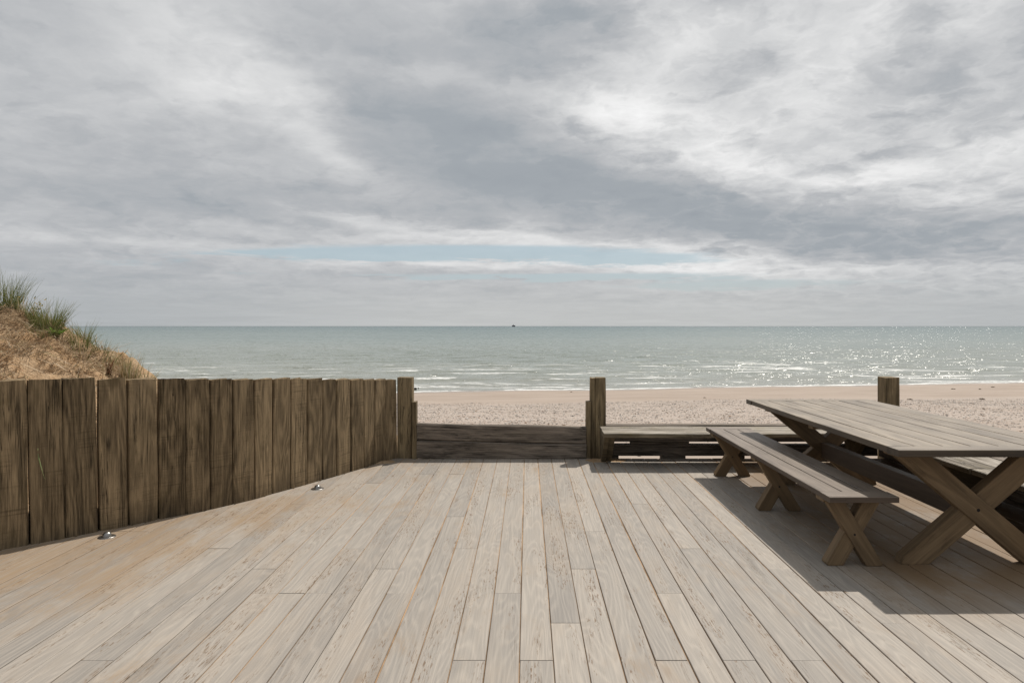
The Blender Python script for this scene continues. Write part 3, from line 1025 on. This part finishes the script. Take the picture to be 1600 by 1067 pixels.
def bench(x0, x1, y0, y1, label, seed):
    xc = (x0 + x1) / 2
    e_ = empty('picnic_bench', (xc, (y0 + y1) / 2, 0))
    tag(e_, label, 'bench')
    inv_ = Matrix.Translation(-e_.location)
    slab_top(e_, inv_, x0, x1, y0, y1, BH, BTH, 3, 0.142, M_BTOP, seed)
    zb = BH - BTH
    for yf in (y0 + 0.130, y0 + 1.412, y1 - 0.205):
        slab_leg(e_, inv_, x0 + 0.036, x1 - 0.04, 0.112, zb - 0.025, yf + 0.012, 0.085, M_LEG, toe=0.016)
        slab_leg(e_, inv_, x1 - 0.022, x0 + 0.04, 0.112, zb - 0.025, yf, 0.07, M_LEG, toe=0.016)
        along(e_, 'bearer', (x0 + 0.012, yf + 0.045, zb - 0.0245), (x1 - 0.035, yf + 0.045, zb - 0.0245), 0.115, 0.024, M_LEG, seg=1, ch=0.003, inv_=inv_)
        disc('bolt_hole_disc', e_, inv_, (xc + 0.002, yf - 0.0015, 0.2), 0.007, 0.004, M_BOLT)
    return e_


bench(1.845, 2.268, 4.164, 7.05, 'long narrow wooden bench with three crossed legs in front of the picnic table', 81)

# ------------------------------------------------------------------ deck lights
for (px, py, lab) in ((167, 838.5, 'small domed steel deck light nearest the camera by the sleeper fence'),
                      (496, 763.5, 'small domed steel deck light farther along the sleeper fence')):
    p = gp_(px, py)
    e_ = empty('deck_light', (p.x, p.y, 0.0012))
    tag(e_, lab, 'light fitting')
    for nm, prof in (('flange', [(0.0, 0.0045), (0.038, 0.0045), (0.054, 0.004), (0.058, 0.0015), (0.058, -0.002)]),
                     ('dome', [(0.0, 0.036), (0.010, 0.0352), (0.018, 0.032), (0.0245, 0.026), (0.028, 0.018), (0.030, 0.010), (0.0305, 0.003)])):
        vs, fs, n = [], [], 28
        for (rr_, z) in prof:
            for k in range(n):
                a = 2 * math.pi * k / n
                vs.append((max(rr_, 1e-4) * math.cos(a), max(rr_, 1e-4) * math.sin(a), z))
        for i in range(len(prof) - 1):
            for k in range(n):
                a, b = i * n + k, i * n + (k + 1) % n
                fs.append((a, a + n, b + n, b))
        fs.append(tuple(range(n)))
        o = link(nm, mesh_from(nm, vs, fs, smooth=True), M_STEEL, e_)

# ------------------------------------------------------------------ sand dune behind the fence
crest = [(-30, 2.6), (-14, 2.3), (-9.5, 2.0), (-8.2, 1.86), (-6.95, 1.74), (-6.55, 1.60), (-6.32, 1.50), (-6.11, 1.37), (-5.9, 1.28),
         (-5.72, 1.17), (-5.58, 1.04), (-5.26, 0.88), (-4.97, 0.76), (-4.6, 0.58), (-4.0, 0.45), (-3.2, 0.25), (-2.2, 0.05), (-1.5, -0.06)]
cxs = np.array([c_[0] for c_ in crest])
czs = np.array([c_[1] for c_ in crest])


def dune_z(x, y):
    yf = fence_y(x) + 0.1
    c_ = float(np.interp(x, cxs, czs))
    yc = 9.0
    if y <= yc:
        t_ = max(0.0, min(1.0, (y - yf) / (yc - yf)))
        base = min(c_ * 0.55, 0.72)
        z = base + (c_ - base) * (t_ ** 0.9)
    else:
        t_ = min(1.0, (y - yc) / (5.0 if x > -9 else 12))
        lo = beach_z(x, min(17.0, yc + 8)) - 0.5
        z = c_ + (lo - c_) * (t_ * t_ * (3 - 2 * t_))
    n = noise.fractal(Vector((x * 1.7, y * 1.7, 3.3)), 0.9, 2.1, 5)
    n2 = noise.noise(Vector((x * 6, y * 6, 1.3)))
    k = min(1.0, max(0.0, (-x - 2.5) / 2))
    n3 = abs(noise.noise(Vector((x * 3.1, y * 3.1, 7.3))))
    z += 0.10 * k * noise.noise(Vector((x * 4.3, y * 1.1, 9.1)))
    return z + 0.03 + (0.085 * n + 0.04 * n2 - 0.17 * n3) * k


nx, ny = 260, 170
gx = np.concatenate([np.linspace(-30, -10, 20)[:-1], np.linspace(-10, -1.45, nx - 19)])
dv = []
for j in range(ny):
    for i in range(nx):
        x = float(gx[i])
        y0 = fence_y(x) + 0.098
        f_ = j / (ny - 1)
        y = y0 + (17 - y0) * (f_ ** 1.5)
        dv.append((x, y, dune_z(x, y)))
dune = link('sand_dune', fast_mesh('sand_dune', np.array(dv), grid_faces(ny, nx), smooth=True), M_DUNE)
tag(dune, kind='structure')


# ------------------------------------------------------------------ grasses
def blades(specs):
    """specs: list of (base, direction(up-ish), length, width, droop, colour) -> verts, faces, colours"""
    V, Fc, Co = [], [], []
    segs = 4
    for (b, dr, L, wd, dp, colr) in specs:
        dr = Vector(dr).normalized()
        hor = Vector((dr.x, dr.y, 0))
        if hor.length < 1e-3:
            hor = Vector((1, 0, 0))
        hor.normalize()
        a = random.uniform(-1.2, 1.2)
        sd = Vector((math.cos(a), math.sin(a), 0)) * wd * 0.5
        p = Vector(b)
        cur = dr.copy()
        i0 = len(V)
        for s_ in range(segs + 1):
            f_ = s_ / segs
            ws = (1 - f_) ** 0.7 if s_ < segs else 0.08
            V.append(tuple(p - sd * ws))
            V.append(tuple(p + sd * ws))
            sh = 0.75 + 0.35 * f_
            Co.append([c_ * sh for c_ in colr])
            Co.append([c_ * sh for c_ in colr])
            cur = (cur + hor * dp / segs + Vector((0, 0, -dp * 0.45 / segs))).normalized()
            p = p + cur * (L / segs)
        for s_ in range(segs):
            q = i0 + 2 * s_
            Fc.append((q, q + 1, q + 3, q + 2))
    return np.array(V), np.array(Fc), np.array(Co)


GREENS = [(0.17, 0.20, 0.055), (0.21, 0.23, 0.08), (0.12, 0.145, 0.04), (0.23, 0.25, 0.11), (0.32, 0.29, 0.14)]
TANS = [(0.52, 0.40, 0.25), (0.60, 0.48, 0.33), (0.46, 0.33, 0.20), (0.68, 0.57, 0.42), (0.34, 0.22, 0.12)]
BROWNS = [(0.22, 0.12, 0.06), (0.28, 0.15, 0.08), (0.16, 0.09, 0.05)]
rg = random.Random(99)


def vary(c_):
    k = rg.uniform(0.75, 1.25)
    return (c_[0] * k, c_[1] * k, c_[2] * k)


def tuft(cx_, cy_, rad, n, lmin, lmax, pal, lean=(0.1, 0), spread=0.35, wd=0.0075, droop=0.5, sink=0.03):
    sp = []
    for _ in range(n):
        a = rg.uniform(0, 6.28)
        q = rad * math.sqrt(rg.random())
        x, y = cx_ + q * math.cos(a), cy_ + q * math.sin(a)
        L = rg.uniform(lmin, lmax)
        dr = (math.cos(a) * spread * rg.random() + lean[0] + rg.uniform(-.12, .12), math.sin(a) * spread * rg.random() + lean[1], 1)
        sp.append(((x, y, dune_z(x, y) - sink), dr, L, wd * rg.uniform(0.6, 1.2), droop * rg.uniform(0.2, 1.4), vary(rg.choice(pal))))
    return sp


def px9(px, yy=9.0):
    return (px - CX) * yy / F


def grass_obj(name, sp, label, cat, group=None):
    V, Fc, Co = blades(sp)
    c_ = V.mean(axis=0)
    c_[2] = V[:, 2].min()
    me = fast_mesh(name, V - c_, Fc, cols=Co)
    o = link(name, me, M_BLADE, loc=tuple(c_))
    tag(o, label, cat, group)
    return o


GRP = 'marram grass tufts on the dune'
grass_obj('marram_grass', tuft(px9(-40), 8.9, 0.30, 130, 0.3, 0.6, GREENS) + tuft(px9(12), 8.9, 0.17, 330, 0.3, 0.66, GREENS[:3], lean=(-.02, 0), spread=0.3),
          'tallest dark green grass tuft on top of the dune at the left edge', 'grass tuft', GRP)
grass_obj('marram_grass', tuft(px9(42), 8.95, 0.17, 120, 0.15, 0.42, GREENS[2:] + TANS[:2], lean=(0.15, 0), spread=0.5) + tuft(px9(38), 8.9, 0.1, 34, 0.4, 0.62, GREENS[1:4], lean=(0.12, 0), spread=.2),
          'loose pale green grass tuft just right of the tallest one', 'grass tuft', GRP)
grass_obj('marram_grass', tuft(px9(84), 8.9, 0.15, 340, 0.18, 0.50, GREENS, lean=(0.0, 0), spread=0.4) + tuft(px9(92), 8.85, 0.12, 80, 0.12, 0.34, GREENS[:3] + BROWNS[:1], lean=(0.2, 0), spread=0.6),
          'bushy dark green grass tuft in the middle of the dune crest', 'grass tuft', GRP)
grass_obj('marram_grass', tuft(px9(132), 8.9, 0.09, 48, 0.25, 0.52, GREENS[:4], lean=(-0.02, 0), spread=0.35) + tuft(px9(146), 8.8, 0.05, 18, 0.15, 0.42, TANS[:3] + GREENS[:1], lean=(0.05, 0), spread=.3),
          'thin sparse grass tuft with tall bent blades right of the leafy plant', 'grass tuft', GRP)
grass_obj('marram_grass', tuft(px9(172), 8.9, 0.18, 60, 0.12, 0.34, GREENS[3:] + TANS[:2], lean=(0.0, 0), spread=0.3),
          'short thin yellowish grass tuft low on the right slope of the dune', 'grass tuft', GRP)
grass_obj('marram_grass', tuft(px9(213), 8.85, 0.10, 150, 0.15, 0.44, GREENS[3:] + TANS, lean=(0.02, 0), spread=0.22, droop=.25) + tuft(px9(232), 8.8, 0.1, 16, 0.08, 0.2, TANS, lean=(0.25, 0), spread=.5),
          'upright tan and green grass tuft at the low right end of the dune', 'grass tuft', GRP)
for (pc_, yc_, r_, n_b, l0, l1, pal_, lab_) in (
        (100, 8.6, 0.12, 90, 0.08, 0.24, GREENS, 'low green grass clump below the bushy tuft on the dune face'),
        (155, 9.1, 0.12, 80, 0.10, 0.32, GREENS[2:] + TANS[:1], 'small mixed green and straw tuft halfway down the right slope'),
        (196, 9.0, 0.14, 70, 0.08, 0.26, TANS + GREENS[3:], 'short straw coloured tuft just left of the lowest upright tuft'),
        (172, 9.25, 0.10, 90, 0.16, 0.36, TANS[:2] + GREENS[2:], 'wispy straw and green tuft on the skyline of the right slope'),
        (224, 9.05, 0.09, 60, 0.14, 0.34, GREENS[2:] + TANS[:2], 'small upright green tuft closest to the fence top on the right'),
        (118, 9.2, 0.10, 90, 0.14, 0.34, GREENS, 'small green tuft on the skyline beside the leafy plant'),
        (62, 9.0, 0.16, 110, 0.08, 0.26, GREENS[2:] + TANS[:2], 'low straw and green clump on the crest between the two biggest tufts')):
    grass_obj('marram_grass', tuft(px9(pc_), yc_, r_, n_b, l0, l1, pal_, lean=(0.05, 0), spread=0.6), lab_, 'grass tuft', GRP)
sp = []
for k in range(26):
    x, y = px9(187) + rg.uniform(-.02, .02), 8.75 + rg.uniform(-.02, .02)
    sp.append(((x, y, dune_z(x, y) - .02), (rg.uniform(-0.05, 0.42), 0, 1), rg.uniform(0.18, 0.34), 0.010, 0.1, vary(rg.choice(BROWNS))))
grass_obj('dry_stalk', sp, 'fan of reddish brown dry stalks on the right slope of the dune', 'dry stalks')
# a sprig that has grown through the fence
sp = []
b = gp_(46, 851)
for k in range(4):
    x, y, z = b.x + 0.045, b.y + 0.02, 0.665 - 0.02 * k
    sp.append(((x, y, z), (0.35 + 0.12 * k, -0.5, 0.05 - 0.5 * k), 0.10 + 0.03 * k, 0.005, 0.5, (0.26, 0.30, 0.13)))
grass_obj('grass_sprig', sp, 'small green grass sprig growing out through a gap in the fence', 'grass sprig')

# thatch of dead roots and stems hanging down the dune face
sp = []
for _ in range(11000):
    pxr = rg.uniform(-110, 262)
    y = rg.uniform(6.6, 9.7)
    x = (pxr - CX) * y / F
    if rg.random() < (0.35 if pxr > 150 else 0.0):
        continue
    if noise.noise(Vector((x * 1.6, y * 1.6, 0.5))) < -0.22:
        continue
    z = dune_z(x, y)
    a = rg.gauss(0.25, 0.75)
    dr = (math.sin(a), -math.cos(a) * 0.8, rg.uniform(-0.35, 0.28))
    pal = TANS if rg.random() < 0.88 else (BROWNS + GREENS[3:])
    sp.append(((x, y, z + rg.uniform(0.0, 0.05)), dr, rg.uniform(0.1, 0.42), rg.uniform(0.006, 0.015), rg.uniform(-0.2, 0.5), vary(rg.choice(pal))))
for _ in range(2600):      # short tangle on the crest
    x = px9(rg.uniform(-60, 245))
    y = rg.uniform(8.6, 9.5)
    z = dune_z(x, y)
    sp.append(((x, y, z - 0.01), (rg.uniform(-1, 1), rg.uniform(-1, 1), rg.uniform(0.1, 0.8)), rg.uniform(0.05, 0.16), 0.005, rg.uniform(0, 1), vary(rg.choice(TANS + GREENS[3:]))))
V, Fc, Co = blades(sp)
th_ = link('dry_grass_thatch', fast_mesh('dry_grass_thatch', V, Fc, cols=Co), M_BLADE)
tag(th_, 'tangle of dead tan grass and roots hanging down the dune face', 'dry grass', kind='stuff')


def leafy(name, base, stems, leaf, colr, label, cat, n_leaf, heads=None, up=0.9, sprd=0.5, stem_len=(0.1, 0.25)):
    root = empty(name, base)
    tag(root, label, cat)
    V, Fc, Co = [], [], []
    SV = []
    hd = []
    for s_ in range(stems):
        a = rg.uniform(0, 6.28)
        dr = Vector((math.cos(a) * sprd, math.sin(a) * sprd, up)).normalized()
        L = rg.uniform(*stem_len)
        SV.append(((0, 0, -0.02), dr, L, 0.005, 0.15, vary(colr)))
        for k in range(n_leaf):
            f_ = (k + 1) / n_leaf
            p = dr * L * f_
            a2 = rg.uniform(0, 6.28)
            ld = Vector((math.cos(a2), math.sin(a2), rg.uniform(0.2, 1.1))).normalized()
            sd = ld.cross(Vector((0, 0, 1))).normalized() * leaf * 0.22
            i0 = len(V)
            V += [tuple(p), tuple(p + ld * leaf * 0.5 + sd), tuple(p + ld * leaf), tuple(p + ld * leaf * 0.5 - sd)]
            Fc.append((i0, i0 + 1, i0 + 2, i0 + 3))
            c_ = vary(colr)
            Co += [c_] * 4
        hd.append(dr * L)
    sv, sf, sc = blades(SV)
    link('stems', fast_mesh('stems', sv, sf, cols=sc), M_BLADE, root)
    link('leaves', fast_mesh('leaves', np.array(V), np.array(Fc), cols=np.array(Co)), M_BLADE, root)
    if heads:
        for h in hd[:heads]:
            bm = bmesh.new()
            bmesh.ops.create_icosphere(bm, subdivisions=1, radius=0.011)
            for v_ in bm.verts:
                v_.co.z *= 0.55
            me = bpy.data.meshes.new('flower')
            bm.to_mesh(me)
            bm.free()
            link('flower', me, M_FLOWER, root, loc=tuple(h))
    return root


M_FLOWER = simple('yellow_petal', (0.62, 0.42, 0.03, 1), rough=0.7)
x = px9(60)
leafy('flowering_weed', (x, 8.9, dune_z(x, 8.9)), 9, 0.045, (0.10, 0.12, 0.045), 'thin weed with small yellow flowers between two grass tufts', 'weed', 4,
      heads=9, sprd=0.45, stem_len=(0.14, 0.36))
x = px9(108)
leafy('leafy_plant', (x, 8.75, dune_z(x, 8.75) + .01), 16, 0.06, (0.16, 0.26, 0.045), 'bright green leafy plant at the right foot of the bushy grass tuft', 'plant', 9,
      sprd=0.9, up=0.7, stem_len=(0.06, 0.17))
x = px9(205)
leafy('leafy_plant', (x, 8.7, dune_z(x, 8.7)), 8, 0.04, (0.17, 0.23, 0.07), 'tiny green leafy plant at the low right end of the dune', 'plant', 5,
      sprd=0.8, up=0.6, stem_len=(0.04, 0.09))


# ------------------------------------------------------------------ sand blown onto the deck
def sand_heap(x, y, rx, ry, h, label):
    vs, fs, n, m_ = [], [], 26, 7
    for i in range(m_ + 1):
        f_ = i / m_
        for k in range(n):
            a = 2 * math.pi * k / n
            w_ = 1 + 0.28 * noise.noise(Vector((math.cos(a) * 1.3 + x * 9, math.sin(a) * 1.3, y)))
            vs.append((f_ * rx * w_ * math.cos(a), f_ * ry * w_ * math.sin(a), h * (1 - f_ ** 1.3) ** 1.2 - (0.003 if i == m_ else 0)
                       + 0.003 * (1 - f_) * noise.noise(Vector((f_ * 6 + x, k * 0.8, 0)))))
    for i in range(m_):
        for k in range(n):
            a, b = i * n + k, i * n + (k + 1) % n
            fs.append((a, a + n, b + n, b))
    o = link('sand_drift', mesh_from('sand_drift', vs, fs, smooth=True), M_DUNE, loc=(x, y, 0.001))
    tag(o, label, 'sand', kind='stuff')


sand_heap(0.80, 7.68, 0.17, 0.11, 0.020, 'little drift of orange sand at the foot of the middle post')
sand_heap(1.00, 7.68, 0.12, 0.12, 0.014, 'little drift of sand beside the end support of the built-in bench')
sand_heap(-1.62, 7.58, 0.16, 0.11, 0.014, 'thin drift of sand where the fence meets the left post')

# ------------------------------------------------------------------ beach: shingle, weed, stones
oct_v = np.array([(1, 0, 0), (0, 1, 0), (-1, 0, 0), (0, -1, 0), (0, 0, 1), (0, 0, -1)], float)
oct_f = np.array([(0, 1, 4), (1, 2, 4), (2, 3, 4), (3, 0, 4), (1, 0, 5), (2, 1, 5), (3, 2, 5), (0, 3, 5)])
NP = 90000
yy = 8.4 + (RNG.random(NP) ** 0.75) * 17.5
xx = (RNG.random(NP) * 2 - 1) * (yy * 0.95 + 3) + yy * 0.12
keep = (RNG.random(NP) < np.clip((yy - 8) / 6, 0.12, 1)) & (yy - 0.16 * xx < 24.4 + RNG.normal(0, 0.35, NP))
yy, xx = yy[keep], xx[keep]
n_ = len(yy)
sz = RNG.gamma(2.2, 0.0034, n_) + 0.005 + (RNG.random(n_) < 0.02) * 0.012
zz_ = -0.07 + (SEA_Z + 0.07) * (yy - 8) / (shore_y(xx) - 8)
zz_ += (fbm2(xx, yy, 3, 3, 0.5) * 0.02 + fbm2(xx, yy, 5, 3, 2.4) * 0.010) * np.clip((yy - 8.3) / 4, 0, 1)
ang0 = RNG.random(n_) * 6.28
sc = np.stack([sz * RNG.uniform(0.8, 1.5, n_), sz * RNG.uniform(0.7, 1.1, n_), sz * RNG.uniform(0.22, 0.42, n_)], -1)
vv = oct_v[None] * sc[:, None]
ca, sa = np.cos(ang0)[:, None], np.sin(ang0)[:, None]
vx = vv[..., 0] * ca - vv[..., 1] * sa
vy = vv[..., 0] * sa + vv[..., 1] * ca
vv = np.stack([vx + xx[:, None], vy + yy[:, None], vv[..., 2] + (zz_ + 0.2 * sz)[:, None]], -1)
ff = (oct_f[None] + (np.arange(n_) * 6)[:, None, None]).reshape(-1, 3)
pal = np.array([(0.42, 0.37, 0.33), (0.36, 0.34, 0.33), (0.62, 0.57, 0.50), (0.72, 0.69, 0.64), (0.36, 0.21, 0.12), (0.12, 0.11, 0.11),
                (0.50, 0.40, 0.31), (0.30, 0.27, 0.25)])
pc = pal[RNG.choice(len(pal), n_, p=[.22, .14, .2, .1, .12, .03, .13, .06])] * RNG.uniform(0.72, 1.0, (n_, 1))
sh = link('shingle', fast_mesh('shingle', vv.reshape(-1, 3), ff, cols=np.repeat(pc, 6, axis=0), smooth=False), M_PEBBLE)
tag(sh, 'band of small mixed grey, white and orange pebbles across the beach', 'pebbles', kind='stuff')

M_WEED = simple('dry_seaweed', (0.09, 0.065, 0.045, 1), rough=0.8, nscale=20.0, colr2=(0.22, 0.15, 0.09, 1))
M_ROCK = simple('wet_rock', (0.03, 0.03, 0.028, 1), rough=0.4, nscale=9.0, colr2=(0.07, 0.06, 0.05, 1))


def beach_hit(px, py):
    """walk the sight line down to the sloping beach"""
    lo, hi = 8.0, 80.0
    for _ in range(60):
        mid = (lo + hi) / 2
        z = EYE - (py - HY) * mid / F
        if z > beach_z((px - CX) * mid / F, mid):
            lo = mid
        else:
            hi = mid
    return Vector(((px - CX) * lo / F, lo, beach_z((px - CX) * lo / F, lo)))


for (px, py, w_, lab) in (
        (1551.6, 605, 6, 'dark seaweed clump near the water at the far right'),
        (1534.7, 623.8, 8, 'long dark seaweed clump at the top of the shingle on the far right'),
        (1421.7, 624.6, 7, 'dark seaweed clump just right of the corner post'),
        (1537, 639.6, 3, 'small dark scrap of weed low in the shingle on the far right'),
        (1489, 608, 6, 'brownish seaweed clump on the smooth sand right of the corner post'),
        (1530.5, 608.2, 4, 'small brown weed scrap beside the far right clump on smooth sand'),
        (1101, 622, 4, 'small dark weed scrap on the smooth sand above the bench'),
        (892.5, 612.8, 4, 'small dark weed scrap near the water left of the middle post')):
    p = beach_hit(px, py)
    rad = w_ * p.y / F / 2
    specs = []
    V, Fc = [], []
    rs = random.Random(int(px))
    for k in range(26):
        a = rs.uniform(0, 6.28)
        q = rs.random() ** 0.6
        cx_, cy_ = q * rad * math.cos(a), q * rad * 1.2 * math.sin(a)
        hgt = 0.022 * (1 - q) + 0.008
        a2 = rs.uniform(0, 3.14)
        l_, wd_ = rs.uniform(0.3, 0.7) * rad * 0.6, rs.uniform(0.01, 0.025)
        i0 = len(V)
        cdx, cdy = math.cos(a2) * l_, math.sin(a2) * l_
        V += [(cx_ - cdx, cy_ - cdy, hgt * 0.3), (cx_, cy_ - wd_, hgt + .012), (cx_ + cdx, cy_ + cdy, hgt * 0.2), (cx_, cy_ + wd_, hgt * 0.5), (cx_, cy_, -0.01)]
        Fc += [(i0, i0 + 1, i0 + 2), (i0, i0 + 2, i0 + 3), (i0, i0 + 4, i0 + 1), (i0 + 1, i0 + 4, i0 + 2), (i0 + 2, i0 + 4, i0 + 3), (i0 + 3, i0 + 4, i0)]
    o = link('seaweed', mesh_from('seaweed', V, Fc), M_WEED, loc=tuple(p + Vector((0, 0, 0.01))))
    tag(o, lab, 'seaweed', 'scraps of seaweed on the beach')

for (px, py, w_, lab) in ((649.2, 609.6, 4.0, 'larger dark rock in the shallows beside the left post'),
                          (653.6, 607.2, 1.8, 'smaller dark rock in the shallows right of the larger one')):
    d = (EYE - SEA_Z) * F / (py - HY)
    rad = w_ * d / F / 2
    bm = bmesh.new()
    bmesh.ops.create_icosphere(bm, subdivisions=3, radius=rad)
    for v_ in bm.verts:
        n = noise.noise(v_.co * 9 + Vector((px, 0, 0)))
        v_.co *= 1 + 0.3 * n
        v_.co.z *= 1.3
    me = bpy.data.meshes.new('rock')
    bm.to_mesh(me)
    bm.free()
    me.polygons.foreach_set('use_smooth', [True] * len(me.polygons))
    o = link('rock', me, M_ROCK, loc=((px - CX) * d / F, d, SEA_Z + rad * 0.9))
    tag(o, lab, 'rock', 'dark rocks in the shallows')

# ------------------------------------------------------------------ ship on the horizon
SD = 4600.0
ship = empty('ship', ((802.5 - CX) * SD / F, SD, SEA_Z))
tag(ship, 'tiny dark ship with a pale deckhouse on the horizon', 'ship')
M_HULL = simple('navy_hull', (0.01, 0.015, 0.045, 1), rough=0.5)
M_HOUSE = simple('deckhouse_paint', (0.30, 0.30, 0.32, 1), rough=0.6)
secs = [(-11, 2.6, 7.6), (-6, 3.4, 7.3), (2, 3.5, 7.4), (7, 2.6, 8.2), (11, 0.3, 9.6)]
vs, fs = [], []
for (x, hw, z1) in secs:
    vs += [(x, -hw * 0.6, -0.8), (x, hw * 0.6, -0.8), (x, hw, z1), (x, -hw, z1)]
for i in range(len(secs) - 1):
    for k in range(4):
        a, b = i * 4 + k, i * 4 + (k + 1) % 4
        fs.append((a, b, b + 4, a + 4))
fs += [(3, 2, 1, 0), tuple(len(vs) - 4 + k for k in range(4))]
link('hull', mesh_from('hull', vs, fs), M_HULL, ship)


def boxm(nm, x0, x1, y0, y1, z0, z1):
    v_ = [(x, y, z) for z in (z0, z1) for (x, y) in ((x0, y0), (x1, y0), (x1, y1), (x0, y1))]
    return mesh_from(nm, v_, [(3, 2, 1, 0), (4, 5, 6, 7), (0, 1, 5, 4), (1, 2, 6, 5), (2, 3, 7, 6), (3, 0, 4, 7)])


link('deckhouse', boxm('deckhouse', -5.5, 0.5, -2.2, 2.2, 7.35, 12.6), M_HOUSE, ship)
link('bridge', boxm('bridge', -3.8, -0.5, -1.6, 1.6, 12.6, 15.0), M_HOUSE, ship)
link('mast', boxm('mast', -2.4, -2.0, -0.3, 0.3, 15.0, 20), M_HULL, ship)
